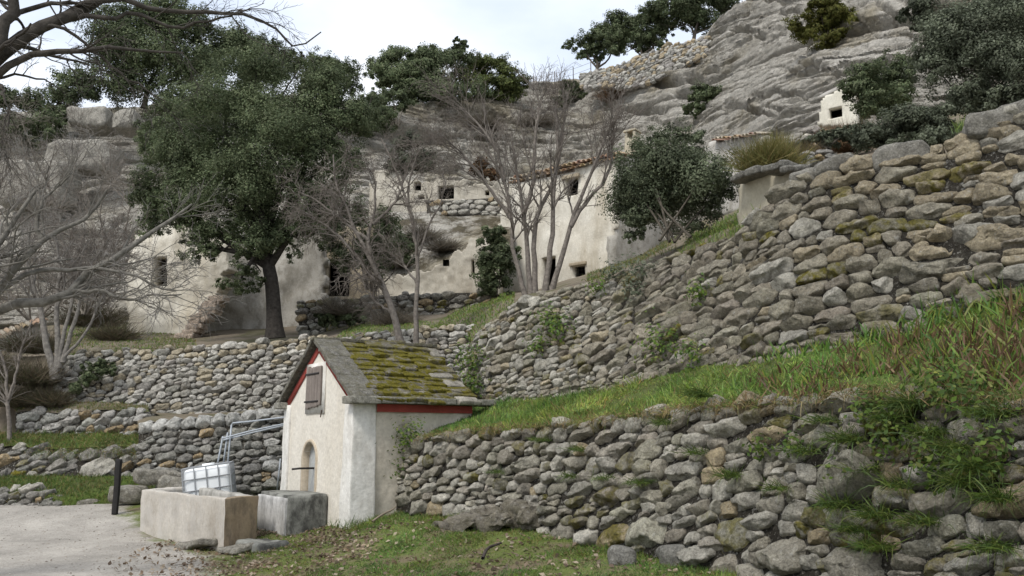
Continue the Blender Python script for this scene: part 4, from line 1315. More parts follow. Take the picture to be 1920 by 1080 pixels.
build("water", np.array([[p[0], p[1], 0.45] for p in q]), np.array([(0, 1, 2, 3)]), M_WATER, tr)
ad = float(F.uz(615, 1000)[0])
GAP = max(0.3, float((TD - F.O) @ F.U) - ad - 0.95)
eb = thing("stone_basin", "square basin end black with lichen, joined to the fountain house front", "basin", F.P(np.array(ad + .6), np.array(0.), np.array(0.45)))
V, Fq = rock(F.P(np.array(ad + 0.55 + GAP / 2), np.array(HT / 2 - 0.12), np.array(0.33)), Uv, Nv, Zv, 1.10 + GAP, 0.64, HT + 0.26, 0.10, 0.022, 3.0, 21, 16)
build("basin_body", V, Fq, M_LICH, eb)
V, Fq = rock(F.P(np.array(ad + 0.57 + GAP / 2), np.array(HT / 2 - 0.14), np.array(0.665)), Uv, Nv, Zv, 1.02 + GAP, 0.045, HT + 0.20, 0.3, 0.010, 3.0, 22, 10)
build("front_slab", V, Fq, M_PALEC, eb)
sp = at(493, 1026, 12.75)
V, Fq = rock([sp[0], sp[1], 0.035], nrm([-.75, .8, 0]), nrm([.8, .75, 0]), Zv, 0.78, 0.5, 0.22, 0.5, 0.05, 2.5, 31, 10)
setp(build("step_stone", V, Fq, M_LICH), "worn grey stone step at the corner of the basin", "step")
for i, (px, py, d, sx, sy, sz, rz, lab) in enumerate([
        (440, 1030, 12.6, 0.55, 0.25, 0.09, 2.3, "flat pale kerb slab under the trough's near corner"),
        (370, 1020, 13.1, 0.75, 0.3, 0.10, 2.3, "flat pale slab set in the path along the trough"),
        (188, 942, 17.6, 0.9, 0.4, 0.24, 0.5, "long weathered rock bordering the path, beside the black post"),
        (240, 925, 17.3, 0.7, 0.4, 0.32, 0.6, "grey rock behind the black post"),
        (300, 895, 17.0, 0.9, 0.4, 0.28, 0.5, "slanting pale slab at the foot of the grey wall by the tank"),
        (322, 912, 16.9, 0.6, 0.45, 0.35, 0.2, "brown stone heaped against the grey wall, beside the white tank")]):
    p = at(px, py, d)
    V, Fq = rock(p + [0, 0, 0.0], [math.cos(rz), math.sin(rz), 0], [-math.sin(rz), math.cos(rz), 0], Zv, sx, sy, sz, 0.7, 0.10, 2.2, 50 + i, 9)
    setp(build("stone_slab" if i < 2 else "rock", V, Fq, M_FARWALL, None, (0.31, 0.29, 0.25, 0.1), True), lab, "rock")

for i, (px, py, d, sx, sy, sz, rz, lab) in enumerate([(1890, 222, 9.0, 0.95, .5, .30, .5, "big slanting grey boulder capping the tall wall at the picture's right edge"), (1690, 305, 9.75, .62, .5, .36, .4, "grey boulder on top of the tall wall, below the silvery shrub"),
        (1530, 338, 10.6, .55, .5, .30, .5, "dark grey boulder on top of the tall wall, beside the ochre wall face"), (1575, 318, 10.3, .5, .4, .22, .5, "flat grey boulder under the pebbly heap-like wall")]):
    p = at(px, py, d)
    V, Fq = rock(p, nrm([.85, -.45, .18 if i == 0 else .05]), nrm([.45, .85, 0]), nrm([-.1, 0, 1]), sx, sy, sz, 0.8, 0.10, 2.4, 90 + i, 12)
    setp(build("boulder", V, Fq, M_WALL, None, (0.30, 0.285, 0.25, 0.05), True), lab, "rock")

# white tank in a wire cage, tipped to one side
M_TANK = NT("white_polythene").done((0.78, 0.80, 0.80), 0.4, 0.4)
tc = at(396, 912, 16.0); tc[2] = 0.62
yaw = math.radians(14); rol = math.radians(8.0)
vx = np.array([math.cos(yaw), math.sin(yaw), 0]); vy = np.array([-math.sin(yaw), math.cos(yaw), 0])
ax = vx * math.cos(rol) + Zv * math.sin(rol); az = -vx * math.sin(rol) + Zv * math.cos(rol)
tank = thing("water_tank", "white plastic water tank in a grey wire cage, tipped sideways behind the trough", "water tank", tc - Zv * 0.62)
V, Fq = rock(tc, ax, vy, az, 0.78, 1.0, 0.98, 0.22, 0.012, 2.0, 5, 8)
build("bottle", V, Fq, M_TANK, tank, None, True)
build("lid", *capped([tc + az * 0.48, tc + az * 0.54], 0.11, 16), M_TANK, tank)
g = Geo(); GC = (0.30, 0.31, 0.32)
hx, hy, hz = 0.405, 0.515, 0.50
cage = lambda x, y, z: tc + ax * x + vy * y + az * z
for z in np.linspace(-hz, hz, 6):
    V, Fq = rod([cage(-hx, -hy, z), cage(hx, -hy, z), cage(hx, hy, z), cage(-hx, hy, z), cage(-hx, -hy, z)], 0.011, 6); g.add(V, Fq, GC)
for x in np.linspace(-hx, hx, 5):
    for y in (-hy, hy):
        V, Fq = rod([cage(x, y, -hz), cage(x, y, hz)], 0.011, 6); g.add(V, Fq, GC)
for y in np.linspace(-hy, hy, 6)[1:-1]:
    for x in (-hx, hx):
        V, Fq = rod([cage(x, y, -hz), cage(x, y, hz)], 0.011, 6); g.add(V, Fq, GC)
g.out("cage", M_GALV, tank, True)
V, Fq = obox(tc - az * 0.56, ax, vy, az, 0.82, 1.04, 0.10); build("pallet", V, Fq, M_WOOD, tank)

fr = thing("metal_barrier", "grey tubular metal barrier leaning behind the white tank", "barrier", at(430, 880, 16.8) * [1, 1, 0])
for r_ in ([(404, 890, 16.6), (418, 818, 16.5)], [(416, 890, 16.7), (427, 811, 16.6)], [(425, 890, 16.6), (434, 797, 16.5)]):
    V, Fq = capped(pts(r_), 0.017, 8); build("upright", V, Fq, M_GALV, fr, (0.34, 0.37, 0.40), True)
for r_ in ([(434, 797, 16.5), (437, 793, 16.5), (470, 790, 16.4), (536, 782, 16.2)], [(416, 822, 16.5), (470, 808, 16.4), (536, 794, 16.2)], [(419, 825, 16.6), (470, 812, 16.5), (536, 797, 16.3)]):
    V, Fq = rod(pts(r_), 0.015, 8); build("rail", V, Fq, M_GALV, fr, (0.34, 0.37, 0.40), True)
V, Fq = capped(pts([(519, 925, 16.3), (526, 860, 16.2)]), 0.015, 8); build("upright", V, Fq, M_GALV, fr, (0.34, 0.37, 0.40), True)

pb = at(216, 956, 16.3)
V, Fq = rock(pb + [0.0, 0, 0.42], [1, 0, 0], [0, 1, 0], nrm([0.0, 0, 1]), 0.095, 0.095, 1.0, 0.25, 0.012, 5, 3, 10)
setp(build("bollard", V, Fq, m_plaster("charred_wood", (0.035, 0.033, 0.032), (0.018, 0.017, 0.016), streak=(12, 12, .6)), None), "black square wooden post beside the gravel path", "post")

# outcrop, loose stones, sticks on the slope
g = Geo()
for i, (px, py, d, sx, sy, sz) in enumerate([(870, 974, 11.5, 0.95, 0.5, 0.14), (930, 968, 11.3, 0.8, 0.5, 0.22), (980, 962, 11.0, 0.5, 0.4, 0.30)]):
    p = at(px, py, d) - [0, 0, .05]
    V, Fq = rock(p, nrm([.62, -.78, 0]), nrm([.78, .62, 0]), nrm([0, -.15, 1]), sx, sy, sz, 0.6, 0.15, 4.2, 70 + i, 18); g.add(V, Fq, (0.25, 0.225, 0.185, 0.15))
setp(g.out("rock_outcrop", M_WALL, None, True), "low bedrock outcrop at the foot of the mossy wall", "rock")
for px, py, d, s, lab in ((1165, 1045, 8.6, 0.24, "loose angular grey stone lying in the grass below the wall"), (1262, 1025, 8.7, 0.30, "low rounded stone half buried in grass by the wall's foot"), (648, 1003, 12.8, 0.0, "")):
    if not s: continue
    p = at(px, py, d); p[2] = float(ground_z(p[0], p[1])) + s * 0.2
    V, Fq = rock(p, [1, 0, 0], [0, 1, 0], Zv, s, s * .8, s * .8, 0.6, 0.05, 5, int(px), 8)
    setp(build("rock", V, Fq, M_WALL, None, (0.29, 0.28, 0.25, 0), True), lab, "rock")
V, Fq = tubes(resample(pts([(698, 978, 12.75), (715, 966, 12.9), (735, 956, 13.2), (742, 950, 13.3)]), 12)[None], np.linspace(.018, .010, 12)[None], 6)
setp(build("stick", V, Fq, M_TWIG, None, (0.24, 0.20, 0.15), True), "bare stick lying at the foot of the fountain house's side wall", "stick")
V, Fq = tubes(resample(pts([(905, 1047, 9.4), (915, 1028, 9.6), (940, 1018, 9.8)]), 12)[None], np.linspace(.02, .012, 12)[None], 7)
setp(build("branch", V, Fq, M_BARK, None, (0.06, 0.05, 0.045), True), "short dark broken branch lying in the grass", "branch")
# ------------------------------------------------------------------ cave houses and walls under the cliff
M_WHITEW = m_plaster("white_rough_plaster", (0.66, 0.625, 0.54), (0.44, 0.39, 0.30), amt=1.0, sc=1.3, stain=0.25, stainc=(0.30, 0.26, 0.19))
M_CREAMW = m_plaster("muted_cream_plaster", (0.50, 0.465, 0.39), (0.34, 0.30, 0.235), amt=0.9, sc=1.0, stain=0.4, stainc=(0.24, 0.21, 0.16))
M_GREYW = m_plaster("grey_rough_plaster", (0.48, 0.46, 0.42), (0.30, 0.28, 0.24), amt=0.9, sc=0.8, stain=0.5, stainc=(0.17, 0.155, 0.12))
M_TANW = m_plaster("tan_rough_plaster", (0.40, 0.345, 0.255), (0.26, 0.21, 0.14), amt=0.9, sc=0.9, stain=0.3, stainc=(0.19, 0.15, 0.10))
M_OCHRE = m_plaster("ochre_rock", (0.45, 0.41, 0.31), (0.30, 0.27, 0.205), amt=0.9, sc=1.6, stain=0.4, stainc=(0.22, 0.20, 0.16))
M_TERRA = m_tint("terracotta", 0.3, 6, 0.85, 0.15, 0.3)

def poly(face, lst):
    a = np.array(lst, float); u, z = face.uz(a[:, 0], a[:, 1])
    return np.stack([u, z], -1)

def facade(parent, face, outline, holes, mat, th=0.45, cell=0.06, noise=0.10, freq=0.9, seed=1, name="wall", bars=None, jag=0.0, depth=0.6, door=()):
    hs = [face.rect(*h) for h in holes]
    hs = [(min(a, b), max(a, b), c, d) for a, b, c, d in hs]
    V, Fq = slab(face, poly(face, outline), hs, th, cell, noise, freq, seed, None, jag)
    build(name, V, Fq, mat, parent)
    for i, h in enumerate(hs):
        window(face, h, th, parent, "doorway" if i in door else "window", bars[i] if bars else 0, depth=depth)
    return hs

def eaves(parent, A, B, n_out, seed, sp=0.2, rows=2, name="roof_tiles", dull=1.0):
    """rows of half-round tile ends along an eave from A to B"""
    rng = np.random.default_rng(seed); g = Geo()
    d = B - A; L = np.linalg.norm(d); d = d / L
    for r in range(rows):
        n = int(L / sp)
        for k in range(n):
            c = A + d * (k + 0.5 + (0.5 if r % 2 else 0)) * L / n + Zv * (r * 0.13 + rng.normal(0, .012))
            a = np.linspace(0, math.pi, 7)
            ring = lambda o, rr: np.array([o + d * (rr * sp / .21 * math.cos(t)) + Zv * (rr * sp / .21 * math.sin(t) * .9) for t in a])
            o0 = c + n_out * (0.20 + 0.10 * r + rng.normal(0, .015)); o1 = c - n_out * 0.5 + Zv * 0.16
            V = np.concatenate([ring(o0, .105), ring(o1, .09), ring(o1, .07), ring(o0, .082)])
            col = np.array((0.40, 0.285, 0.19)) * rng.uniform(.7, 1.2) * (1 + rng.normal(0, .05, 3))
            if rng.random() < .25: col = np.array((0.42, .37, .29)) * rng.uniform(.8, 1.1)
            col = col * dull
            g.add(V, np.concatenate([grid_faces(4, 7), [(21 + i, 22 + i, 1 + i, i) for i in range(6)]]), col)
    return g.out(name, M_TERRA, parent, False)

# main white house
FM = Face(930, 35, 1152, 31.6, row=450)
mh = thing("cave_house", "tall whitish house under the cliff, with a door, two small windows and a tiled eave", "house", FM.P(np.array(3.5), np.array(7.0), np.array(0.)))
facade(mh, FM, [(925, 575), (925, 440), (938, 420), (948, 350), (966, 346), (1060, 323), (1153, 299), (1153, 575)],
       [(1059, 333, 1083, 367), (1016, 482, 1043, 560), (1073, 497, 1097, 519)], M_WHITEW, 0.5, 0.13, 0.16, 0.7, 3, bars=[2, 0, 3], door=(1,))
FS = Face(1153, 31.55, 1260, 33.6, row=450)
facade(mh, FS, [(1153, 575), (1153, 299), (1180, 290), (1260, 330), (1260, 575)], [], M_GREYW, 0.5, 0.16, 0.16, 0.7, 4, name="side_wall")
ua, za = (float(v) for v in FM.uz(958, 346)); ub, zb = (float(v) for v in FM.uz(1166, 297))
eA, eB = FM.P(np.array(ua), np.array(za), np.array(0.)), FM.P(np.array(ub), np.array(zb), np.array(0.))
ro = eaves(mh, eA, eB, FM.N, 5, 0.22)
g = Geo()
g.add(np.array([eA + Zv * .16, eB + Zv * .16, eB - FM.N * 3 + Zv * 1.0, eA - FM.N * 3 + Zv * 1.0]), np.array([(0, 1, 2, 3)]), (0.34, 0.25, 0.17))
g.out("roof_slope", M_TERRA, ro)
u, z = (float(v) for v in FM.uz(1050, 350))
for (x0, y0, x1, y1) in ((1055, 329, 1087, 334), (1069, 493, 1101, 497)):
    h = FM.rect(x0, y0, x1, y1)
    V, Fq = rock(FM.P(np.array((h[0] + h[1]) / 2), np.array((h[2] + h[3]) / 2), np.array(0.06)), FM.U, FM.N, Zv, abs(h[1] - h[0]), 0.12, h[3] - h[2] + .04, 0.3, .02, 3, 4, 5)
    build("lintel", V, Fq, M_TANW, mh)
cb = at(1187, 292, 33.5)
ch = thing("chimney", "stubby pale stone chimney standing above the tiled eave of the white house", "chimney", cb)
V, Fq = rock(cb + Zv * 0.25, FM.U, FM.N, Zv, 0.50, 0.5, 0.95, 0.15, 0.05, 3, 3, 8); build("stack", V, Fq, M_OCHRE, ch)
for s in (-.19, .19):
    V, Fq = rock(cb + Zv * 0.85 + FM.U * s, FM.U, FM.N, Zv, 0.11, 0.45, 0.26, 0.3, 0.02, 3, 4, 5); build("cap_pier", V, Fq, M_OCHRE, ch)
V, Fq = rock(cb + Zv * 1.02, FM.U, FM.N, Zv, 0.58, 0.55, 0.08, 0.3, 0.03, 3, 5, 6); build("cap_slab", V, Fq, M_OCHRE, ch)

# ruined facades
FR = Face(690, 32.0, 935, 31.0, row=500)
rf = thing("ruined_facade", "broken tan wall with a narrow slit window at the foot of the ledge", "ruin", FR.P(np.array(2.5), np.array(6.), np.array(0.)))
facade(rf, FR, [(660, 575), (662, 530), (700, 517), (760, 522), (800, 505), (835, 497), (848, 480), (872, 462), (890, 446), (905, 440), (918, 447), (938, 470), (938, 575)],
       [(884, 488, 890, 513), (826, 484, 842, 499)], M_CREAMW, 0.5, 0.045, 0.22, 0.8, 13, jag=0.16)
FU = Face(690, 37.5, 950, 36.4, row=360)
ru = thing("cliff_dwelling", "pale cave dwelling front on the cliff ledge with one square dark window", "ruin", FU.P(np.array(2.5), np.array(10.), np.array(0.)))
facade(ru, FU, [(690, 405), (698, 318), (735, 322), (765, 336), (800, 340), (830, 336), (868, 338), (882, 346), (950, 344), (958, 405)],
       [(821, 348, 851, 373), (775, 340, 789, 357), (909, 357, 917, 366), (783, 366, 795, 373)], M_CREAMW, 0.5, 0.05, 0.20, 0.9, 14, bars=[3, 0, 0, 0], jag=0.14)
wq = Wall([(800, 402, 36.6), (870, 400, 36.3), (950, 402, 36.0)], [(800, 374, 36.8), (870, 372, 36.5), (950, 366, 36.2)])
wall_thing("dry_stone_wall", "short pale wall beneath the square dark window on the ledge", wq, M_FARWALL, sw=0.36, sh_=0.22, seed=1212, tintf=palette(grey=(0.38, .36, .31), pale=(.46, .44, .38), ppale=.35, ptan=.2), nth=12, relief=0.3)

bk_ = Sheet([[(680, 575, 32.4), (700, 528, 32.5), (760, 530, 32.4), (800, 514, 32.3), (850, 492, 32.0), (900, 452, 31.8), (960, 470, 31.8)], [(680, 470, 34.5), (800, 450, 34.5), (960, 432, 34.2)], [(680, 402, 37.2), (800, 398, 37.0), (960, 396, 36.6)]], 80, 14, .22, .9, 77)
setp(bk_.mesh("earth_bank", M_CLIFF), kind="structure", label="brushy bank between the two cave dwelling fronts", cat="bank")

# left house
FL = Face(250, 27.6, 425, 26.6, row=540)
lh = thing("ruined_house", "ruined whitish house with tall dark window and jagged broken corner, left of the oak trunk", "house", FL.P(np.array(1.2), np.array(4.9), np.array(0.)))
facade(lh, FL, [(238, 665), (240, 470), (262, 440), (330, 415), (425, 415), (428, 490), (412, 540), (405, 565), (392, 580), (376, 595), (366, 610), (352, 645), (350, 665)],
       [(286, 482, 314, 537)], M_WHITEW, 0.55, 0.045, 0.22, 0.8, 23, jag=0.14, bars=[3])
FL2 = Face(385, 28.0, 610, 28.2, row=540)
facade(lh, FL2, [(350, 665), (372, 600), (400, 560), (412, 500), (415, 425), (500, 425), (612, 425), (612, 560), (590, 600), (575, 665)], [], M_GREYW, 0.5, 0.12, 0.4, 0.6, 24, name="rear_wall", jag=0.1)
FL3 = Face(560, 29.2, 700, 29.2, row=540)
hs = facade(lh, FL3, [(560, 640), (560, 425), (700, 425), (700, 640)], [(578, 518, 589, 533), (614, 488, 656, 556)], M_TANW, 0.5, 0.10, 0.16, 0.8, 25, name="tan_wall", bars=[0, 0], door=(1,))
# pale buttress along the broken corner
g = Geo(); rng = np.random.default_rng(4)
for k in range(30):
    t = k / 29
    p = at(412 - 62 * t + rng.normal(0, 3), 560 + 76 * t + rng.normal(0, 2.5), 26.65 - .2 * t)
    V, Fq = rock(p, FL.U, FL.N, Zv, rng.uniform(.25, .5), .4, rng.uniform(.14, .24), .5, .06, 3, k, 5)
    g.add(V, Fq, (*(np.array((0.42, 0.34, 0.27)) * rng.uniform(.8, 1.15)), 0))
g.out("broken_corner", M_FARWALL, lh, True)
# wall with a tile edge at far left
FG = Face(-80, 24, 90, 25.5, row=640)
gw = thing("garden_wall", "grey sloping wall with a thin tile edge, behind the multi-stemmed bare tree", "wall", FG.P(np.array(1.), np.array(3.6), np.array(0.)))
facade(gw, FG, [(-90, 760), (-90, 660), (0, 636), (75, 606), (90, 602), (90, 760)], [], M_GREYW, .3, .12, .08, 1, 31)
p0, p1 = (FG.P(*[np.array(float(v)) for v in FG.uz(x, y)], np.array(0.)) for x, y in ((-60, 650), (88, 601)))
eaves(gw, p0, p1, FG.N, 7, .14, 1, "tile_coping", .65)
# house behind the round bush, ochre face beside it, cabin
FB = Face(1330, 22.5, 1440, 21.0, row=300)
hb = thing("low_house", "low beige house with a thin terracotta tile edge, behind the broom bush", "house", FB.P(np.array(.7), np.array(8.), np.array(0.)))
facade(hb, FB, [(1320, 400), (1325, 268), (1345, 264), (1425, 254), (1440, 254), (1440, 400)], [], M_GREYW, .3, .12, .1, 1, 41)
p0, p1 = (FB.P(*[np.array(float(v)) for v in FB.uz(x, y)], np.array(0.)) for x, y in ((1342, 265), (1428, 254)))
eaves(hb, p0, p1, FB.N, 8, .12, 1)
FO = Face(1380, 13.2, 1500, 12.0, row=350)
og = thing("plastered_wall", "smooth ochre wall face with a grey stone cap, between the round bush and the tall wall", "wall", FO.P(np.array(.5), np.array(4.6), np.array(0.)))
facade(og, FO, [(1380, 430), (1382, 352), (1392, 338), (1412, 328), (1440, 322), (1488, 314), (1496, 340), (1500, 430)], [], M_OCHRE, .3, .05, .14, 1.2, 51)
g = Geo()
for k, (px, py, sx) in enumerate(((1397, 334, .34), (1424, 324, .32), (1462, 317, .40), (1490, 318, .2))):
    V, Fq = rock(at(px, py, 13.0 - (px - 1380) * .0098), FO.U, FO.N, Zv, sx, .4, .12, .7, .05, 4, k + 60, 7); g.add(V, Fq, (.25, .24, .21, 0))
g.out("cap_stones", M_WALL, og, True)
FC = Face(1530, 25.6, 1600, 24.9, row=200)
cbn = thing("cliff_cabin", "tiny cream cabin with a dark low doorway on the rock slope", "cabin", FC.P(np.array(.5), np.array(12.), np.array(0.)))
facade(cbn, FC, [(1533, 236), (1537, 215), (1541, 184), (1560, 174), (1606, 152), (1606, 236)], [(1554, 201, 1579, 221)], m_plaster("cream_plaster", (0.66, 0.63, 0.54), (0.50, 0.46, 0.36), amt=.7), .3, .07, .06, 1, 61, door=(0,))
a, b = at(1538, 185, 25.52), at(1606, 153, 24.85)
V, Fq = rock((a + b) / 2 - FC.N * .56 + Zv * .06, nrm(b - a), FC.N, nrm(np.cross(nrm(b - a), -FC.N)), np.linalg.norm(b - a) + .05, 1.2, .12, .6, .06, 2, 9, 7)
build("roof", V, Fq, M_GREYW, cbn)
# wire fence along the ridge
wf = thing("wire_fence", "thin wire fence with posts along the cliff edge against the sky", "fence", at(1050, 160, 59.5))
fp = [(960, 178, 61), (1000, 168, 60.5), (1040, 160, 60), (1075, 152, 59.5), (1108, 140, 58.8)]
for p in fp:
    b = at(*p); V, Fq = capped([b - Zv * .3, b + Zv * 1.1], .035, 6); build("post", V, Fq, M_BARK, wf, (.12, .11, .10))
for h in (0.5, 0.95):
    V, Fq = rod([at(*p) + Zv * h for p in fp], .014, 4); build("wire", V, Fq, M_GALV, wf, (.25, .25, .25))

for px, py, d, sx, sz, lab in ((176, 228, 43, 2.0, 1.05, "large square pale rock block on the left cliff top, left one of the pair"), (243, 232, 42.6, 1.25, .95, "smaller grey rock block on the left cliff top, right one of the pair"), (160, 300, 40, 3.2, 1.6, "pale bulging rock of the left cliff under the two blocks"), (70, 350, 39, 3.4, 2.2, "pale rock bulge of the left cliff near the picture edge")):
    V, Fq = rock(at(px, py, d), [1, 0, 0], [0, 1, 0], Zv, sx, 1.8, sz, .5, .22, 1.3, int(px), 20)
    setp(build("rock_block", V, Fq, M_FARWALL, None, (.34, .32, .275, 0.0)), lab, "rock")
# ------------------------------------------------------------------ evergreen trees
# the big oak behind the fountain house
ob = at(516, 634, 22.5)
tree("evergreen_oak", "big dark evergreen oak with a single dark trunk behind the fountain house", "tree", ob,
     [(a, b, c, e * 1.22, f * 1.22, h) for a, b, c, e, f, h in [(560, 195, 23, 115, 85, 1), (470, 150, 23.5, 85, 55, 1), (640, 215, 23, 72, 75, 1), (420, 220, 22.5, 85, 75, 1), (505, 280, 22, 120, 85, 1), (390, 300, 23, 75, 70, 1), (610, 300, 22.6, 75, 55, 1),
      (440, 370, 22, 95, 70, .9), (540, 375, 22.2, 75, 60, .9), (360, 395, 22.6, 55, 60, .9), (450, 445, 22, 70, 45, .8), (535, 440, 22.3, 55, 50, .8), (375, 462, 22.2, 40, 28, .8), (452, 522, 22, 42, 28, .8), (325, 330, 23, 60, 70, .9), (300, 400, 23.5, 50, 45, .9), (290, 260, 24, 40, 45, .9), (690, 215, 23.4, 30, 45, .9), (590, 400, 22.4, 32, 38, .8), (585, 130, 23.5, 45, 28, .8)]],
     250000, 0.065, 11, OAK, r0=0.21, trunk_pts=[ob, at(512, 560, 22.4), at(508, 520, 22.3), at(500, 480, 22.4), at(498, 440, 22.5)], tint=(0.045, 0.04, 0.035), cr=0.34)
RID = [
 ("evergreen_tree", "tall dark oak crowning the left ridge, its head cut by overhanging bare branches", [(260, 60, 45, 80, 60, .8), (340, 40, 45, 55, 45, .8), (200, 125, 45, 50, 55, .8), (290, 130, 45, 90, 60, .8), (370, 110, 46, 40, 55, .8), (300, 15, 45, 40, 30, .8)], (270, 195), 45, 32000, OAK, 0.14),
 ("evergreen_tree", "dark oak on the left ridge just above the big oak, seen against the sky", [(450, 85, 47, 40, 28, .8), (440, 120, 47, 60, 50, .8), (505, 110, 47, 40, 35, .8), (545, 120, 48, 30, 22, .8)], (450, 180), 47, 16000, OAK, 0.14),
 ("evergreen_tree", "small round evergreen at the right of the big oak's top, against the sky", [(612, 135, 50, 40, 28, .8), (645, 150, 50, 35, 28, .8), (585, 150, 50, 30, 25, .8)], (615, 190), 50, 7000, OAK, 0.13),
 ("evergreen_tree", "leafy green tree at the left end of the ridge group in mid picture", [(745, 125, 57, 42, 30, .8), (718, 148, 57, 24, 18, .8), (770, 150, 57, 45, 35, .8), (780, 105, 57, 25, 15, .8)], (760, 200), 57, 14000, np.array(OAK) * 1.15, 0.16),
 ("evergreen_tree", "tallest tree of the ridge group in mid picture, with a small spiky top", [(835, 105, 58, 45, 22, .8), (862, 85, 58, 15, 14, .8), (820, 140, 58, 60, 40, .8), (850, 175, 57, 60, 30, .8), (800, 175, 57, 45, 35, .8)], (830, 200), 58, 19000, np.array(OAK) * 1.05, 0.16),
 ("pine_tree", "yellow-green pine at the right end of the ridge group in mid picture", [(915, 125, 59, 38, 18, .8), (895, 140, 59, 40, 25, .8), (940, 150, 59, 38, 20, .8), (920, 165, 59, 50, 22, .8), (965, 168, 59, 22, 18, .8)], (915, 195), 59, 15000, PINE * 1.2, 0.15),
 ("evergreen_tree", "slender-trunked oak at the left tip of the trees above the curved wall", [(1100, 82, 61, 30, 18, .8), (1130, 72, 61, 40, 25, .8), (1110, 105, 61, 25, 12, .8), (1160, 55, 61, 40, 28, .8)], (1118, 134), 60, 9000, OAK, 0.17),
 ("evergreen_tree", "dark oak in the middle of the trees above the curved wall", [(1175, 85, 60, 38, 25, .8), (1215, 50, 60, 40, 32, .8), (1235, 75, 59, 30, 20, .8)], (1200, 112), 59, 9500, OAK, 0.17),
 ("evergreen_tree", "large dark oak on the cliff edge, cut by the top of the picture", [(1270, 15, 58, 55, 40, .8), (1320, 15, 58, 55, 40, .8), (1365, -5, 58, 35, 25, .8), (1280, 45, 58, 40, 20, .8)], (1300, 76), 57, 14000, np.array(OAK) * .85, 0.17),
]
for i, (nm, lab, lobes, bs, d, n, cols, lf) in enumerate(RID):
    tree(nm, lab, "tree", at(bs[0], bs[1] + 8, d), [(a, b, c, e * 1.4, f * 1.4, h) for a, b, c, e, f, h in lobes], int(n * 2.6), lf, 300 + i * 7, cols, r0=0.16, cr=0.36, irr=0.6)
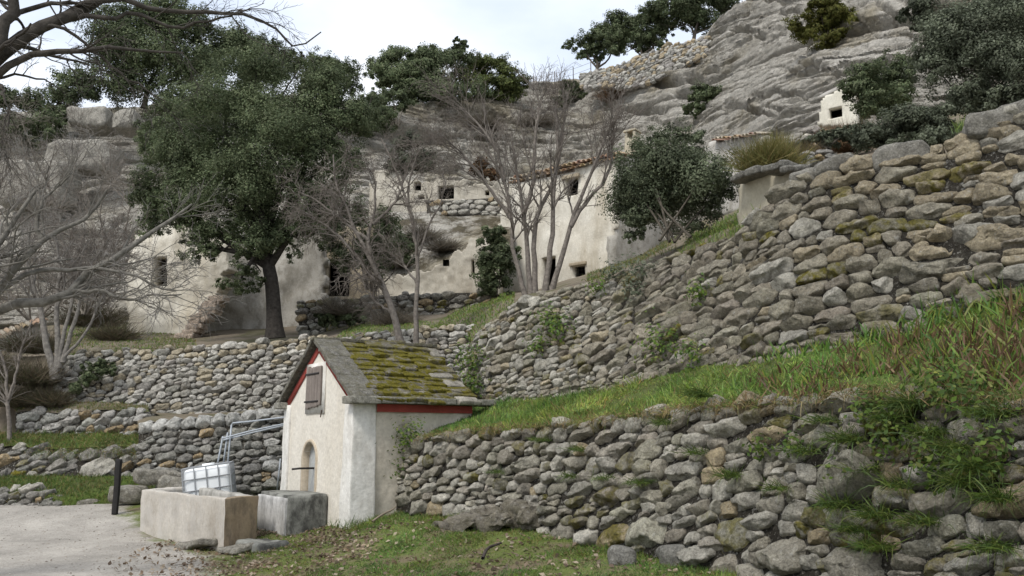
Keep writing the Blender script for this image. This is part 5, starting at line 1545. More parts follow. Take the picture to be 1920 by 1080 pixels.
SHR = [  # name, label, base, d, lobes, n, leaf, cols
 ("shrub", "round dark leafy bush on the tall wall, in front of the white house's end", (1262, 452), 14.0, [(1262, 345, 15, 105, 85, 1), (1255, 320, 15, 95, 65, 1), (1310, 340, 15, 68, 60, 1), (1205, 355, 15, 60, 60, 1), (1265, 390, 14.8, 85, 45, 1), (1230, 280, 15, 50, 40, 1), (1190, 420, 15, 35, 30, .9), (1290, 275, 15.2, 45, 38, 1), (1345, 375, 15, 38, 40, .9)], 40000, 0.05, (OAK + OLIVE[[0, 1, 2, 0]]) * .5),
 ("shrub", "narrow dark evergreen bush in front of the white house's lower left corner", (928, 555), 24.5, [(930, 500, 24.5, 34, 50, 1), (925, 455, 24.5, 26, 34, 1), (945, 480, 24.5, 26, 40, 1), (915, 530, 24.5, 26, 22, 1)], 9000, 0.085, OAK * .9),
 ("shrub", "large grey-green olive-like bush filling the top right corner", (1850, 240), 13.5, [(1840, 60, 14, 95, 75, 1), (1905, 40, 13.5, 90, 90, 1), (1790, 110, 14, 62, 70, 1), (1870, 140, 13.6, 85, 70, 1), (1935, 140, 13, 70, 70, 1), (1800, 30, 14.4, 60, 40, 1), (1830, 190, 13.4, 55, 35, 1), (1760, 60, 14.4, 32, 45, .9)], 52000, 0.055, OLIVE),
 ("shrub", "dark oval bush beside the little cream cabin", (1655, 215), 22, [(1605, 160, 22, 25, 32, 1), (1650, 140, 22, 58, 40, 1), (1620, 170, 22, 42, 40, 1), (1685, 165, 22, 42, 40, 1), (1650, 190, 21.6, 62, 28, 1)], 17000, 0.075, OAK),
 ("shrub", "low silvery grey-green shrub spreading behind the top of the tall wall", (1690, 282), 12.6, [(1680, 245, 12.8, 75, 32, 1), (1740, 225, 12.8, 50, 35, 1), (1640, 258, 12.7, 42, 22, 1), (1720, 262, 12.4, 60, 20, 1)], 20000, 0.045, OLIVE * .85),
 ("shrub", "small bluish bushy herb beside the reddish dry bush", (1545, 280), 14, [(1525, 268, 14, 28, 14, 1), (1560, 258, 14.2, 30, 16, 1), (1590, 252, 14.2, 26, 18, 1)], 6000, 0.045, OLIVE),
 ("shrub", "yellow-green bush hanging on the rock face near the top of the picture", (1550, 75), 38, [(1545, 25, 38, 50, 35, 1), (1580, 45, 38, 38, 38, 1), (1515, 45, 38, 32, 32, 1), (1560, 75, 37.5, 36, 22, 1), (1555, -10, 38, 40, 25, 1)], 19000, 0.115, YGREEN * .8),
 ("shrub", "small green bush growing on bare rock right of the leafless tree", (1315, 215), 41, [(1310, 188, 41, 32, 24, 1), (1335, 182, 41, 26, 20, 1), (1300, 205, 40.6, 24, 14, 1)], 7000, 0.12, OAK * 1.1),
 ("shrub", "tangled dark bush below the wire fence on the cliff edge", (1072, 195), 56, [(1065, 170, 56, 26, 18, 1), (1085, 182, 56, 20, 14, 1), (1050, 185, 55.6, 18, 12, 1)], 5000, 0.14, OAK * .9),
 ("shrub", "dull green shrub at the rim of the top right rocks", (1720, 55), 40, [(1715, 20, 40, 30, 28, 1), (1735, 40, 40, 25, 22, 1)], 6000, 0.12, OLIVE * .8),
 ("shrub", "dark evergreen bush behind the leaning bare tree", (700, 545), 26.5, [(640, 380, 27, 45, 45, 1), (700, 430, 27, 45, 50, 1), (730, 470, 26.5, 40, 45, 1), (680, 490, 26.5, 45, 35, 1), (625, 440, 27, 35, 40, 1)], 15000, 0.09, OAK),
 ("shrub", "dark bush on the rock between the big oak and the ridge group", (745, 240), 50, [(735, 190, 52, 36, 30, 1), (700, 200, 50, 32, 28, 1), (720, 225, 48, 34, 24, 1)], 9000, 0.13, OAK * .9),
 ("shrub", "grey-green bush on the ledge left of the cave dwelling", (768, 318), 38, [(770, 290, 38, 38, 32, 1), (745, 310, 37.5, 26, 22, 1), (795, 310, 38, 22, 18, 1)], 7000, 0.11, OLIVE * .7),
 ("shrub", "rusty brown bush beneath the overhanging rock of the ledge", (905, 335), 37.5, [(900, 315, 37.5, 22, 16, 1), (925, 325, 37.3, 22, 12, 1)], 2500, 0.11, RUST * .8),
 ("shrub", "low dark hedge-like thicket on the left skyline", (60, 235), 44, [(20, 200, 44, 60, 32, 1), (90, 185, 44, 55, 34, 1), (140, 165, 45, 45, 40, 1), (-60, 200, 44, 60, 40, 1), (60, 240, 42, 60, 28, 1), (-20, 245, 42, 60, 28, 1), (105, 225, 42.5, 30, 24, 1)], 26000, 0.14, OAK * .9),
 ("shrub", "evergreen thicket clinging to the cliff under the left ridge's tall oak", (340, 310), 38, [(330, 230, 39, 60, 45, 1), (300, 260, 39, 35, 40, 1), (380, 200, 40, 50, 35, 1), (350, 290, 37, 50, 35, 1)], 16000, 0.12, OAK),
 ("shrub", "dark ivy-like bush growing out of the long pale wall's left end", (165, 712), 20.1, [(170, 700, 20.1, 30, 18, .6), (195, 690, 20.1, 22, 14, .6), (150, 725, 20.1, 20, 14, .6)], 2600, 0.06, OAK),
 ("shrub", "little round green plant growing on the curved cliff-edge wall", (1138, 158), 56, [(1138, 150, 56, 9, 9, 1)], 500, 0.12, OLIVE),
 ("shrub", "small dark shrub on the ground below the tan doorway wall", (640, 600), 24.8, [(640, 590, 24.8, 30, 16, .8), (610, 600, 24.6, 26, 12, .8), (670, 595, 24.6, 26, 14, .8)], 3500, 0.08, OAK),
]
for i, (nm, lab, bs, d, lobes, n, lf, cols) in enumerate(SHR):
    if d >= 37 and bs[0] > 1000:                           # rooted on the cliff face itself
        d2 = cliff_at(bs[0], bs[1])[1] - .3; lobes = [(a, b, c + d2 - d - .3, e, f, h) for a, b, c, e, f, h in lobes]; d = d2
    shrub(nm, lab, "bush", at(bs[0], bs[1], d), [(a, b, c, e * 1.2, f * 1.2, h) for a, b, c, e, f, h in lobes], int(n * 1.6), lf, 500 + i * 5, cols, r0=0.018 + d * 0.0006, cr=0.38, irr=0.6)

def spray(name, label, base, n, h, spread, cols, seed, w=0.006, droop=0.15, group=None, cat="bush", lev=4, part="stems"):
    """a bush of many upright thin stems (broom, dry herbs)"""
    rng = np.random.default_rng(seed); base = np.asarray(base, float)
    t = thing(name, label, cat, base, group)
    d = rng.normal(size=(n, 3)) * spread; d[:, 2] = rng.uniform(0.4, 1.2, n)
    b = base + rng.normal(size=(n, 3)) * [h * .28, h * .2, 0.02]
    k = rng.integers(0, len(cols), n)
    V, F_, T = blades(b, d, h * rng.uniform(.45, 1.1, n), rng.uniform(0, 1, n) * droop, w * rng.uniform(.6, 1.4, n), cols[k] * rng.uniform(.7, 1.25, (n, 1)), rng, lev)
    build(part, V, F_, M_GRASS, t, T)
    return t
spray("broom_bush", "bushy yellow-green broom with brown tips above the ochre wall face", at(1440, 318, 13.2), 2600, 0.62, .62, BROOM, 61, .010)
spray("broom_bush", "thin yellowish upright broom twigs behind the yellow-green broom", at(1452, 290, 14.5), 500, 0.5, .3, BROOM * 1.2, 62, .008)
spray("dry_bush", "reddish dry grassy bush between the cream cabin and the silvery shrub", at(1592, 280, 15.5), 2400, 0.62, .75, RUST * 1.1, 63, .007)
spray("dry_bush", "brown dry bush at the left of the bluish herb", at(1505, 296, 14.0), 900, 0.4, .7, np.array([(.16, .12, .07), (.12, .1, .06)]), 64, .007)
for i, (px, py, d, h, lab) in enumerate([(1160, 195, 50, 1.6, "reddish dry brush on the rock slope right of the leafless tree"), (905, 250, 46, 1.8, "dry brown brush on the slope behind the leafless tree, left side"), (1010, 245, 50, 1.9, "grey dry brush on the slope behind the leafless tree, right side"),
        (880, 425, 35, .9, "russet brush on the bank below the square dark window"), (790, 450, 34.3, .9, "grey brush on the bank left of the russet brush"), (640, 590, 24.6, .8, "dry brown undergrowth at the foot of the dark ragged wall"), (740, 610, 23.5, .8, "brown undergrowth behind the two slim bare trees"), (830, 470, 33, .8, "pale dry brush low on the bank above the slit-window wall"), (740, 500, 33, .9, "pale dry brush at the left end of the bank between the dwellings"), (915, 415, 35.5, .7, "dry brush at the right end of the bank, by the white house's corner")]):
    p = at(px, py, d) if py > 430 else cliff_at(px, py)
    spray("dry_brush", lab, p, 1500, h, 1.1, RUST * .9 if i in (0, 3) else np.array([(.13, .11, .085), (.16, .135, .10), (.09, .08, .06)]), 80 + i, .014 if d > 30 else .008)

# ------------------------------------------------------------------ bare trees
G1, G2 = (0.17, 0.15, 0.13), (0.165, 0.142, 0.122)
D = 19.0
st = lambda *p: pts(list(p))
bare_tree("bare_tree", "large leafless tree with several grey stems fanning out in front of the white house", at(1005, 552, D),
  [(st((985, 555, D), (962, 465, D), (958, 410, D), (945, 340, D - .2), (905, 270, D - .3)), .06, .02),
   (st((996, 552, D), (988, 460, D), (982, 400, D), (970, 330, D), (958, 250, D)), .066, .02),
   (st((1003, 552, D), (1002, 440, D), (1012, 390, D), (1035, 350, D), (1052, 270, D + .2), (1060, 210, D + .3)), .068, .02),
   (st((1022, 548, D), (1036, 430, D), (1040, 350, D), (1046, 270, D), (1040, 200, D)), .072, .02),
   (st((1034, 548, D), (1068, 430, D), (1092, 362, D), (1118, 300, D - .2), (1150, 225, D - .4)), .068, .02),
   (st((1070, 425, D), (1100, 378, D), (1142, 320, D), (1150, 240, D)), .05, .018),
   (st((982, 400, D), (1000, 340, D), (1002, 270, D), (1010, 190, D)), .055, .02),
   (st((958, 410, D), (915, 350, D), (880, 300, D), (830, 255, D - .3)), .045, .016),
   (st((945, 340, D), (930, 280, D), (890, 225, D), (850, 190, D)), .045, .014)],
  [dict(nc=11, t0=.30, t1=1.0, ln=1.25, ang=.55, rr=.55, wander=.12, up=.10, nseg=7, rmin=.009),
   dict(nc=7, t0=.2, t1=1.0, ln=.70, ang=.60, rr=.6, wander=.16, up=.08, nseg=5, rmin=.006),
   dict(nc=4, t0=.15, t1=1.0, ln=.36, ang=.65, rr=.7, wander=.2, up=.05, nseg=4, rmin=.0042)], 41, G1, G2)
D = 18.6
bare_tree("bare_tree", "leaning leafless tree with drooping grey twigs, behind the roof of the fountain house", at(752, 645, D),
  [(st((752, 648, D), (738, 590, D), (722, 545, D), (700, 495, D), (690, 450, D), (700, 400, D), (705, 340, D)), .085, .02),
   (st((722, 545, D), (690, 510, D), (660, 470, D), (620, 430, D), (570, 400, D)), .045, .014),
   (st((700, 495, D), (670, 440, D), (650, 390, D), (630, 340, D), (625, 290, D)), .05, .014),
   (st((690, 450, D), (650, 420, D), (600, 380, D), (560, 360, D)), .04, .012),
   (st((700, 420, D), (740, 380, D), (760, 330, D), (775, 290, D)), .04, .012),
   (st((738, 590, D), (700, 560, D), (675, 520, D)), .03, .012)],
  [dict(nc=12, t0=.3, t1=1.0, ln=.95, ang=.8, rr=.55, wander=.22, up=.02, nseg=7, rmin=.008),
   dict(nc=8, t0=.2, t1=1.0, ln=.55, ang=.8, rr=.6, wander=.28, up=-.10, nseg=5, rmin=.006),
   dict(nc=4, t0=.15, t1=1.0, ln=.32, ang=.8, rr=.7, wander=.3, up=-.12, nseg=4, rmin=.0042)], 42, G1, G2)
bare_tree("bare_tree", "slim straight leafless tree standing just right of the leaning bare tree", at(780, 645, D),
  [(st((780, 648, D), (781, 560, D), (783, 490, D), (778, 440, D), (765, 380, D), (742, 320, D), (715, 260, D)), .06, .014),
   (st((783, 490, D), (800, 430, D), (825, 385, D), (835, 340, D)), .03, .012),
   (st((781, 530, D), (760, 500, D), (748, 470, D)), .03, .012),
   (st((765, 380, D), (770, 330, D), (790, 270, D)), .028, .01)],
  [dict(nc=9, t0=.35, t1=1.0, ln=.85, ang=.6, rr=.5, wander=.15, up=.06, nseg=7, rmin=.007),
   dict(nc=6, t0=.2, t1=1.0, ln=.5, ang=.7, rr=.6, wander=.22, up=0, nseg=5, rmin=.0055),
   dict(nc=5, t0=.15, t1=1.0, ln=.28, ang=.7, rr=.7, wander=.25, up=-.05, nseg=4, rmin=.004)], 43, G1, G2)
D = 20.2
bare_tree("bare_tree", "multi-stemmed leafless tree at the left end of the long pale wall", at(105, 705, D),
  [(st((103, 712, D), (88, 650, D), (78, 590, D), (62, 530, D), (40, 460, D)), .10, .025),
   (st((105, 712, D), (108, 640, D), (106, 580, D), (112, 500, D), (100, 420, D)), .085, .02),
   (st((112, 690, D), (116, 640, D), (132, 580, D), (140, 520, D), (165, 450, D)), .06, .02),
   (st((118, 680, D), (128, 640, D), (148, 575, D), (170, 500, D), (210, 440, D)), .06, .02),
   (st((120, 670, D), (165, 620, D), (190, 560, D), (240, 500, D)), .04, .015)],
  [dict(nc=10, t0=.4, t1=1.0, ln=1.5, ang=.6, rr=.5, wander=.14, up=.10, nseg=7, rmin=.009),
   dict(nc=7, t0=.2, t1=1.0, ln=.8, ang=.7, rr=.6, wander=.2, up=.03, nseg=5, rmin=.006),
   dict(nc=6, t0=.15, t1=1.0, ln=.42, ang=.7, rr=.7, wander=.22, up=0, nseg=4, rmin=.0045)], 44, (.19, .175, .155), G2)
D = 19.2
bare_tree("bare_tree", "thin leafless sapling at the left picture edge, by the low grey wall", at(16, 850, D),
  [(st((16, 858, D), (17, 790, D), (14, 740, D), (10, 690, D), (-5, 640, D)), .06, .018), (st((15, 750, D), (30, 700, D), (38, 660, D), (60, 600, D)), .035, .012), (st((17, 770, D), (-5, 720, D), (-30, 680, D)), .03, .012)],
  [dict(nc=8, t0=.3, t1=1.0, ln=.8, ang=.6, rr=.5, wander=.15, up=.08, nseg=6, rmin=.007),
   dict(nc=6, t0=.2, t1=1.0, ln=.45, ang=.7, rr=.6, wander=.2, up=.0, nseg=5, rmin=.005)], 45, G1, G2)
# leafless thickets on the left slope
for i, (px, py, d, s, h, lab) in enumerate([
        (60, 600, 30, 6, 3.4, "grey leafless thicket on the slope at the left edge"), (210, 470, 30, 5, 3.2, "grey leafless thicket above the ruined house's left corner"), (160, 590, 26, 8, 2.2, "brown leafless undergrowth behind the multi-stemmed bare tree"), (-40, 420, 33, 5, 4.5, "pale grey leafless thicket high at the left edge"), (110, 390, 36, 5, 4.2, "leafless thicket in front of the pale left cliff"), (250, 380, 34, 5, 3.0, "leafless thicket between the pale left cliff and the big oak")]):
    rng = np.random.default_rng(900 + i); b = at(px, py, d)
    stems = []
    for k in range(s):
        o = rng.normal(0, 1, 3) * [1.2, .6, 0]; e = b + o + rng.normal(0, 1, 3) * [1.0, .6, .3] + [0, 0, h * rng.uniform(.6, 1)]
        stems.append((np.array([b + o * .15, (b + o + e) / 2 + rng.normal(0, .15, 3), e]), .04, .012))
    bare_tree("bare_bush", lab, b, stems,
      [dict(nc=7, t0=.1, t1=1.0, ln=h * .4, ang=.7, rr=.5, wander=.2, up=.08, nseg=6, rmin=.011),
       dict(nc=5, t0=.2, t1=1.0, ln=h * .24, ang=.8, rr=.6, wander=.25, up=0, nseg=5, rmin=.009),
       dict(nc=4, t0=.15, t1=1.0, ln=h * .13, ang=.8, rr=.7, wander=.25, up=0, nseg=4, rmin=.007)], 910 + i, (.17, .15, .125), (.215, .19, .165), cat="bush")
# nearer tree outside the frame at left: limbs crossing the left middle
tb = np.array([-7.9, 9.6, -0.05])
tf = at(-210, 640, 9.6)
bare_tree("bare_tree", "leafless tree whose long limbs reach into the picture at left, over the low walls", tb,
  [(np.array([tb, (tb + tf) / 2, tf]), .16, .12),
   (st((-210, 640, 9.6), (-100, 605, 9.6), (0, 583, 9.6), (33, 569, 9.6), (100, 561, 9.6), (133, 546, 9.7), (167, 508, 9.8), (207, 486, 9.9), (247, 460, 10), (300, 427, 10.2), (360, 383, 10.4)), .085, .014),
   (st((-210, 640, 9.6), (-80, 575, 9.4), (0, 543, 9.4), (33, 500, 9.4), (77, 453, 9.5), (117, 430, 9.6), (160, 409, 9.7), (187, 380, 9.8), (202, 355, 9.8)), .075, .013),
   (st((-210, 640, 9.6), (-90, 520, 9.2), (0, 455, 9.2), (20, 418, 9.2), (40, 385, 9.2), (68, 355, 9.3)), .07, .016),
   (st((0, 543, 9.4), (50, 512, 9.5), (110, 506, 9.6), (190, 505, 9.7), (260, 520, 9.8), (330, 545, 9.9)), .034, .009),
   (st((133, 546, 9.7), (180, 545, 9.7), (230, 560, 9.7), (290, 555, 9.8), (340, 552, 9.8)), .026, .008),
   (st((77, 453, 9.5), (70, 420, 9.5), (80, 380, 9.5), (130, 330, 9.6)), .03, .009)],
  [dict(nc=9, t0=.35, t1=1.0, ln=.85, ang=.65, rr=.45, wander=.14, up=.06, nseg=7, rmin=.006),
   dict(nc=5, t0=.2, t1=1.0, ln=.45, ang=.7, rr=.6, wander=.18, up=.02, nseg=5, rmin=.004),
   dict(nc=4, t0=.15, t1=1.0, ln=.24, ang=.7, rr=.7, wander=.2, up=0, nseg=4, rmin=.0028)], 46, (.155, .145, .125), (.21, .195, .18))
# overhanging limbs top left
tb = np.array([-4.9, 6.4, -0.05]); tf = at(-190, 260, 6.2)
bare_tree("bare_tree", "dark leafless tree overhanging the top left corner with long curved limbs", tb,
  [(np.array([tb, (tb + tf) / 2 + [.05, 0, 0], tf]), .17, .12),
   (st((-190, 260, 6.2), (-80, 165, 6), (0, 104, 6), (33, 78, 6), (83, 50, 6), (133, 24, 6.1), (185, -6, 6.2), (260, -60, 6.3)), .068, .035),
   (st((-190, 260, 6.2), (-70, 190, 6.1), (0, 140, 6), (35, 110, 6), (57, 103, 6), (110, 100, 6), (167, 95, 6), (233, 88, 6.1), (287, 97, 6.2), (345, 99, 6.3)), .045, .007),
   (st((110, 38, 6.1), (143, 28, 6.1), (200, 33, 6.1), (250, 25, 6.2), (300, 40, 6.2), (350, 47, 6.3), (400, 40, 6.3), (436, 30, 6.4)), .022, .007),
   (st((160, 8, 6.1), (227, 2, 6.1), (283, 18, 6.2), (347, 22, 6.3), (410, 23, 6.3), (483, 37, 6.4), (523, 57, 6.5), (550, 82, 6.5), (580, 77, 6.6), (602, 60, 6.6)), .026, .005),
   (st((-60, 160, 6.1), (-10, 100, 5.9), (5, 50, 5.9), (26, -4, 5.9), (50, -60, 5.9)), .05, .04),
   (st((15, 38, 5.9), (50, 18, 6), (100, 6, 6), (150, 4, 6.1), (210, -10, 6.2)), .022, .01),
   (st((83, 50, 6), (123, 52, 6), (160, 85, 6.1), (190, 105, 6.1), (230, 140, 6.2), (270, 165, 6.2), (310, 190, 6.3)), .015, .005),
   (st((0, 160, 6), (8, 175, 5.9), (16, 200, 5.9), (13, 245, 5.9)), .014, .004)],
  [dict(nc=7, t0=.35, t1=1.0, ln=.55, ang=.75, rr=.4, wander=.18, up=-.06, nseg=7, rmin=.0032),
   dict(nc=4, t0=.2, t1=1.0, ln=.30, ang=.7, rr=.6, wander=.2, up=-.08, nseg=5, rmin=.0022),
   dict(nc=3, t0=.15, t1=1.0, ln=.15, ang=.7, rr=.7, wander=.22, up=-.05, nseg=4, rmin=.0018)], 47, (.065, .058, .05), (.10, .09, .08))

# ------------------------------------------------------------------ grass and low plants
rng = np.random.default_rng(77)
g = Geo()
P = terr.points(70000, rng)
pxp = 960 + FPX * P[:, 0] / P[:, 1] * 0.98
tall = 0.6 + 0.9 * ss(-0.1, 0.5, fbm(P * 0.9, 5, 3)) + 0.25 * ss(1300, 1700, pxp)
keep = rng.random(len(P)) < 1 - 0.72 * ss(1430, 1620, pxp)
lawn(g, P[keep], rng, 0.07, 0.165, 0.0080, straw=0.09, lean=0.42, mul=1.75, droop=0.6, clump=tall[keep], var=0.7)
# straw-coloured fringe hanging over the lower wall
e = rowA[rng.integers(5, len(rowA) - 1, 9000)] + rng.normal(size=(9000, 3)) * [.12, .12, .03]
lawn(g, e, rng, 0.08, 0.2, 0.006, straw=0.75, lean=0.7, droop=0.8)
setp(g.out("grass", M_GRASS, None, False, origin=(0, 0, 0)), "bright green grass on the sloping terrace between the two walls", "grass", None, "stuff")
# short grass and leaf litter on the verge
g = Geo()
n = 420000
P = np.stack([rng.uniform(-6.5, 4.5, n), rng.uniform(5.4, 17.5, n), np.zeros(n)], -1)
s = path_side(P[:, 0], P[:, 1])
wl_ = np.interp(P[:, 1], w1.B[::-1, 1], w1.B[::-1, 0])
q = P - F.O
inh = (q @ F.U > -0.02) & (q @ F.U < W) & (q @ F.N < 0.0)
dn = fbm(P * 1.5, 9, 4) + 0.35 * fbm(P * 5, 10, 2)
near = np.exp(-np.abs(wl_ - P[:, 0]) / 0.9)
pr = np.clip(ss(-0.25, 0.35, dn + 0.75 * near + 0.16 + 0.22 * ss(8.5, 7, P[:, 1])), 0.03, 1) * ss(0.1, 1.4, s + 0.6 * dn)
k = (rng.random(n) < pr) & (P[:, 0] < wl_ + 0.1) & ~inh
P = P[k]; P[:, 2] = ground_z(P[:, 0], P[:, 1])
cl = 0.55 + 0.75 * ss(-.1, .5, dn[k]) + 0.8 * near[k]
lawn(g, P, rng, 0.035, 0.085, 0.0055, straw=0.16, lean=0.6, mul=1.45, clump=cl, var=0.6)
setp(g.out("grass", M_GRASS, None, False, origin=(0, 0, 0)), "patchy short grass on the verge below the mossy wall", "grass", None, "stuff")
n = 22000
P = np.stack([rng.uniform(-5.5, 2.5, n), rng.uniform(7, 14.5, n), np.zeros(n)], -1)
s = path_side(P[:, 0], P[:, 1]); wl_ = np.interp(P[:, 1], w1.B[::-1, 1], w1.B[::-1, 0])
q = P - F.O
inh = (q @ F.U > -0.02) & (q @ F.N < 0.0)
k = (rng.random(n) < ss(-1.6, 0.6, s) * (0.25 + 0.75 * ss(.1, -.3, fbm(P * 1.5, 9, 4))) * (0.25 + ss(3.5, .5, s))) & (P[:, 0] < wl_ - .1) & ~inh
P = P[k]; P[:, 2] = ground_z(P[:, 0], P[:, 1]) + 0.02; n = len(P)
LV = np.array([(0.26, 0.20, 0.14), (0.20, 0.14, 0.09), (0.34, 0.28, 0.21), (0.15, 0.11, 0.08)])
V, F_, T = leafquads(P, rng.normal(size=(n, 3)) * .45 + [0, 0, 1], rng.uniform(.035, .085, n), LV[rng.integers(0, 4, n)] * rng.uniform(.7, 1.2, (n, 1)), rng, .6)
setp(build("fallen_leaves", V, F_, M_LEAF, None, T, origin=(0, 0, 0)), "dry brown leaves scattered on the verge and path edge", "leaves", None, "stuff")
# loose gravel on the path
n = 5200
P = np.stack([rng.uniform(-11, 1, n), rng.uniform(5, 18, n) , np.zeros(n)], -1)
s = path_side(P[:, 0], P[:, 1]); k = (s < 0.5) & (rng.random(n) < .35 + .65 * ss(-2.5, 0, s)); P = P[k]; n = len(P)
P[:, 2] = ground_z(P[:, 0], P[:, 1]) + .004
O8 = np.array([(1, 0, 0), (-1, 0, 0), (0, 1, 0), (0, -1, 0), (0, 0, .6), (0, 0, -.6)], float)
V = P[:, None] + O8[None] * (rng.uniform(.006, .019, (n, 1, 1)) * rng.uniform(.6, 1.3, (n, 1, 3)))
F8 = np.array([(0, 2, 4), (2, 1, 4), (1, 3, 4), (3, 0, 4), (2, 0, 5), (1, 2, 5), (3, 1, 5), (0, 3, 5)])
T = np.repeat(np.array([(0.36, 0.32, 0.27), (0.22, 0.19, 0.16), (0.46, 0.43, 0.38)])[rng.integers(0, 3, n)], 6, 0)
setp(build("gravel", V.reshape(-1, 3), (F8[None] + (np.arange(n) * 6)[:, None, None]).reshape(-1, 3), M_TWIG, None, T, origin=(0, 0, 0)), "loose small gravel on the pale path", "gravel", None, "stuff")
# lawn patches of the upper terraces
g = Geo()
def patch(poly_, n, hmin, hmax, w, mul=1.0, straw=.1, sheet=upper):
    P = sheet.points(n, rng)
    v = P - [0, 0, CAMZ]
    f = v[:, 1] * CP + v[:, 2] * SP; u = -v[:, 1] * SP + v[:, 2] * CP
    px, py = 960 + FPX * v[:, 0] / f, 540 - FPX * u / f
    P = P[inpoly(px, py, poly_)]
    if len(P): lawn(g, P, rng, hmin, hmax, w, straw, .4, mul=mul)
patch([(120, 600), (360, 600), (370, 660), (120, 670)], 160000, .05, .14, .014, 1.25, .2)
patch([(620, 640), (660, 612), (740, 596), (820, 606), (870, 572), (905, 548), (965, 548), (960, 600), (900, 640)], 260000, .05, .14, .014, 1.5)
patch([(1270, 480), (1300, 440), (1400, 395), (1425, 380), (1425, 420), (1380, 445), (1300, 475)], 260000, .1, .25, .009, 1.5)
patch([(1100, 540), (1200, 500), (1270, 470), (1270, 440), (1100, 500)], 60000, .08, .2, .009, .9, .3)
setp(g.out("grass", M_GRASS, None, False, origin=(0, 0, 0)), "grass patches on the upper terraces in front of the houses", "grass", None, "stuff")

def bank(name, curves, label, mat=M_BANK, **kw):
    s_ = Sheet(curves, 60, 8, 0.05, 1.2, 17)
    setp(s_.mesh(name, mat), kind="structure", label=label, cat="bank"); return s_
def pcs(w, top, dr=0.0): 
    r = w.rt if top else w.rb; C = w.T if top else w.B
    return [(a, b + dr, y) for a, b, y in zip(w.px[::20], r[::20], C[::20, 1])]
b1 = bank("grass_ledge", [[(-60, 950, 17.35), (60, 952, 17.3), (120, 975, 17.1), (170, 972, 17.3), (250, 960, 17.5), (290, 955, 17.4)], [(-60, 912, 17.45), (60, 915, 17.4), (120, 935, 17.2), (170, 930, 17.4), (250, 918, 17.6), (290, 915, 17.5)], [(-60, 893, 18.55), (100, 893, 18.35), (290, 893, 17.95)]], "grassy ledge between the lowest wall and the boulder wall", M_TURF)
b2 = bank("grass_ledge", [pcs(w5, True, 3), [(-60, 812, 19.7), (28, 813, 19.6), (150, 813, 19.4), (290, 813, 18.9)]], "grassy ledge above the boulder wall", M_TURF)
b3 = bank("grass_ledge", [pcs(w4, True, 3), [(28, 752, 20.3), (110, 752, 20.2), (290, 760, 20.0)]], "narrow ledge at the foot of the long pale wall", M_BANK)
b4 = bank("earth_bank", [pcs(w6, True, 4), [(258, 775, 20.0), (400, 775, 19.8), (560, 765, 19.4)]], "earth behind the wall with large pale top stones", M_BANK)
b5 = bank("earth_bank", [[(-500, 930, 18.7), (10, 868, 19.6), (40, 780, 20.3), (118, 762, 20.4)], [(-500, 830, 20), (10, 770, 20.3), (60, 710, 20.7), (118, 700, 20.8)], [(-500, 722, 21.5), (10, 670, 21.5), (118, 664, 21.3)]], "brown overgrown bank at the left end of the walls")
g = Geo()
lawn(g, b1.points(9000, rng), rng, .05, .16, .009, .15, .4)
lawn(g, b2.points(5000, rng), rng, .05, .2, .009, .3, .5)
lawn(g, b3.points(1500, rng), rng, .05, .15, .009, .4, .5)
e = w5.T[rng.integers(150, 399, 2500)] + rng.normal(size=(2500, 3)) * [.15, .1, .08] - [0, .08, .1]
lawn(g, e, rng, .06, .2, .008, .35, .8, droop=.9)
e = np.array([-2.9, 15.6, .45]) + rng.normal(size=(1800, 3)) * [.5, .35, 0]; e[:, 0] -= .9
lawn(g, e, rng, .1, .28, .010, .05, .4)
setp(g.out("grass", M_GRASS, None, False, origin=(0, 0, 0)), "grass on the narrow ledges of the low walls at left", "grass", None, "stuff")
for i, (px, py, d, h, lab) in enumerate([(60, 720, 20.3, .9, "brown dry bush on the bank left of the long pale wall"), (20, 760, 20.0, .8, "dark brown dry bush on the bank by the thin sapling"), (95, 760, 20.0, .6, "low brown tangle at the foot of the long pale wall's left end"), (60, 660, 21.5, .9, "brown dry bush under the wall with the tile edge"), (215, 640, 25, .9, "dark brown tangle left of the ruined house"), (-30, 700, 21, 1.0, "brown dry bush at the left picture edge"), (170, 610, 27, 1.3, "brown bramble behind the grass patch above the long pale wall")]):
    spray("dry_bush", lab, at(px, py, d), 1700, h, .95, np.array([(.085, .072, .05), (.12, .10, .065), (.07, .075, .035), (.10, .075, .045)]), 120 + i, .010, .3)

# iris clumps along the right of the terrace
IR = np.array([(0.10, 0.19, 0.035), (0.15, 0.23, 0.045), (0.22, 0.24, 0.05), (0.07, 0.14, 0.03), (0.15, 0.085, 0.05), (0.20, 0.13, 0.065), (0.11, 0.065, 0.038), (0.17, 0.12, 0.06), (0.12, 0.085, 0.045)])
def clump(name, label, base, n, h, w, cols, seed, spread=.5, droop=.25, rad=.12, group=None, nout=None, cat="plant"):
    r_ = np.random.default_rng(seed); base = np.asarray(base, float)
    t = thing(name, label, cat, base, group)
    d = r_.normal(size=(n, 3)) * spread; d[:, 2] = r_.uniform(.6, 1.2, n)
    if nout is not None: d = d + np.asarray(nout) * .8; d[:, 2] *= .6
    b = base + r_.normal(size=(n, 3)) * [rad, rad * .7, .01]
    k = r_.integers(0, len(cols), n)
    V, F_, T = blades(b, d, h * r_.uniform(.5, 1.1, n), r_.uniform(.1, 1, n) * droop, w * r_.uniform(.7, 1.3, n), cols[k] * r_.uniform(.75, 1.25, (n, 1)), r_)
    build("leaves", V, F_, M_GRASS, t, T)
    return t
ir = np.random.default_rng(5)
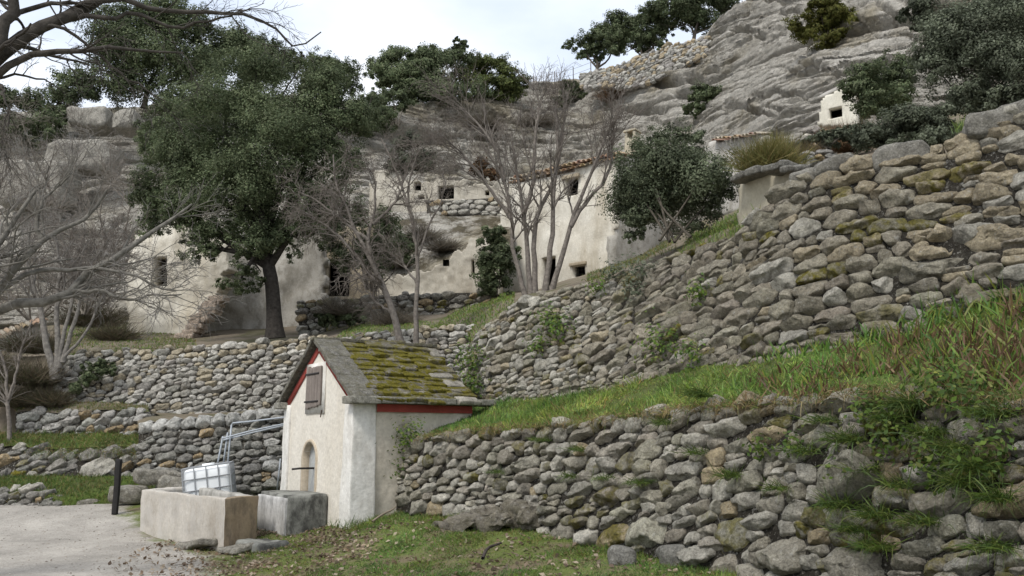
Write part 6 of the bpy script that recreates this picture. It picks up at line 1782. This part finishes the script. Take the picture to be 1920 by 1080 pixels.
for i in range(64):
    px = 1440 + 520 * (i + ir.random()) / 64
    v_ = ir.uniform(0.05, 0.95)
    j = np.argmin(np.abs(pxs - px)); a, b = rowA[j], rowB[j]
    p = a + (b - a) * v_ + [0, 0, -.03]
    big_ = .55 + .45 * ss(1650, 1850, px)
    clump("iris_clump", "sword-leaved iris clump, part green and part browned, on the terrace above the mossy wall", p, int(70 * big_), .26 * big_ + .06, .017, IR if v_ < .75 else IR[:4], 700 + i, .42, .30, .14, "iris clumps on the terrace")
for i in range(5):
    px = (1780, 1820, 1860, 1895, 1935)[i]
    j = np.argmin(np.abs(pxs - px)); p = rowB[j] - [0, 0, .08]
    clump("iris_clump", "tall fresh green iris fan at the foot of the tall wall's right end", p, 60, .46, .022, IR[:4] * 1.1, 760 + i, .35, .25, .15, "tall iris fans")
# weeds in the joints of the walls
nout = nrm(w1.sh(np.array([3.0]), np.array([.5]))[3][0])
for i, (px, py, n, h) in enumerate([(1385, 905, 90, .22), (1215, 915, 60, .2), (1260, 800, 60, .2), (1330, 745, 110, .33), (1520, 860, 80, .2), (1600, 840, 120, .28), (1590, 965, 100, .3), (1660, 985, 120, .26), (1640, 900, 70, .25), (1760, 830, 110, .3), (1850, 900, 140, .32), (1890, 960, 120, .3), (1150, 905, 40, .16), (945, 890, 40, .18), (1085, 900, 40, .18), (1660, 1040, 100, .24), (1880, 790, 120, .3), (1700, 930, 70, .24), (1560, 800, 60, .2), (1690, 800, 120, .28), (1720, 770, 130, .3), (1800, 860, 120, .28), (1620, 1010, 90, .22), (1750, 1000, 90, .24), (1480, 930, 60, .2), (1320, 860, 50, .18), (1100, 850, 50, .17), (1030, 830, 50, .17), (1880, 1050, 90, .24), (1820, 930, 120, .3)]):
    clump("grass_tuft", "tuft of thin grass hanging from a joint of the mossy wall", w1.P(px, py) + nout * .10, n * 2, h, .006, GREENS * .85, 800 + i, .55, .9, .07, "hanging grass tufts", nout)
def leafy(name, label, p, n, r, lf, seed, cols=GREENS, group=None, cat="plant"):
    r_ = np.random.default_rng(seed); t = thing(name, label, cat, p, group)
    q = r_.normal(size=(n, 3)) * r * [.55, .45, .5]
    V, F_, T = leafquads(p + q + [0, 0, r * .3], q + r_.normal(size=(n, 3)) * .3 * r + [0, -.5 * r, .6 * r], lf * r_.uniform(.6, 1.3, n), cols[r_.integers(0, len(cols), n)] * r_.uniform(.7, 1.2, (n, 1)), r_, .55)
    build("leaves", V, F_, M_LEAF, t, T)
    return t
nout2 = nrm(w2.sh(np.array([3.0]), np.array([.8]))[3][0])
for i, (px, py, n, r, lab) in enumerate([(1650, 785, 260, .2, "leafy green weed in the mossy wall, near its top"), (1770, 900, 260, .2, "dandelion-like green weed low on the mossy wall's right part"), (1840, 760, 300, .26, "leafy green weeds spilling over the mossy wall's right end"), (1780, 745, 220, .2, "small green nettles on the mossy wall's top edge"), (1440, 855, 90, .12, "small dark ivy patch on the mossy wall"), (1500, 850, 90, .12, "small light green weed on the mossy wall beside the ivy patch"), (1690, 850, 220, .2, "dense green weed on the darkest mossy stones of the wall's right part"), (1880, 870, 220, .22, "green leafy weed low at the mossy wall's right end"), (1600, 905, 120, .15, "small clover-like weed in a joint of the mossy wall")]):
    leafy("weed", lab, w1.P(px, py) + nout * .12, n, r, .05, 840 + i, GREENS * .8)
for i, (px, py, n, r, lab) in enumerate([(1055, 630, 300, .26, "bright green leafy weed in the middle of the rubble wall"), (1040, 610, 160, .2, "grey-green weed beside the bright green weed in the rubble wall"), (1255, 665, 320, .3, "bright green leafy weed at the foot of the tall wall"), (1320, 570, 160, .18, "dark green weed half way up the tall wall"), (1210, 520, 220, .26, "long-leaved weed near the top of the rubble wall"), (1165, 520, 140, .18, "grey lavender-like weed on top of the rubble wall"), (1130, 550, 130, .17, "small green weed right below the white house's small window"), (1020, 660, 160, .17, "grassy weed under the bright green leafy weed"), (1200, 560, 120, .2, "trailing weed on the slope of the rubble wall"), (1310, 680, 160, .2, "green weed tuft on a boulder at the tall wall's foot")]):
    leafy("weed", lab, w2.P(px, py) + nout2 * .15, n, r, .06, 860 + i, GREENS if "bright" in lab or "green weed" in lab else OLIVE)
for i, (px, py, d, n, r, lab) in enumerate([(884, 680, 15.3, 420, .32, "green creeper climbing between the hut roof and the rubble wall"), (886, 730, 15.0, 420, .30, "bright ferny weed at the back corner of the hut's eave"), (768, 825, 13.4, 300, .24, "grassy weed where the mossy wall meets the hut's side")]):
    leafy("weed", lab, at(px, py, d), n, r, .06, 880 + i, GREENS * .9)
clump("grass_tuft", "green grass tuft at the foot of the hut's front corner", at(668, 990, 12.9), 160, .22, .007, GREENS, 890, .4, .4, .2)
clump("grass_tuft", "thin green sprig standing on top of the tall wall near its highest stones", at(1808, 245, 9.4), 70, .22, .006, GREENS * 1.3, 891, .3, .2, .06)
leafy("creeper", "mossy creeper along the left end of the mossy wall, against the hut", at(752, 880, 13.6), 380, .3, .045, 892, GREENS * .7)
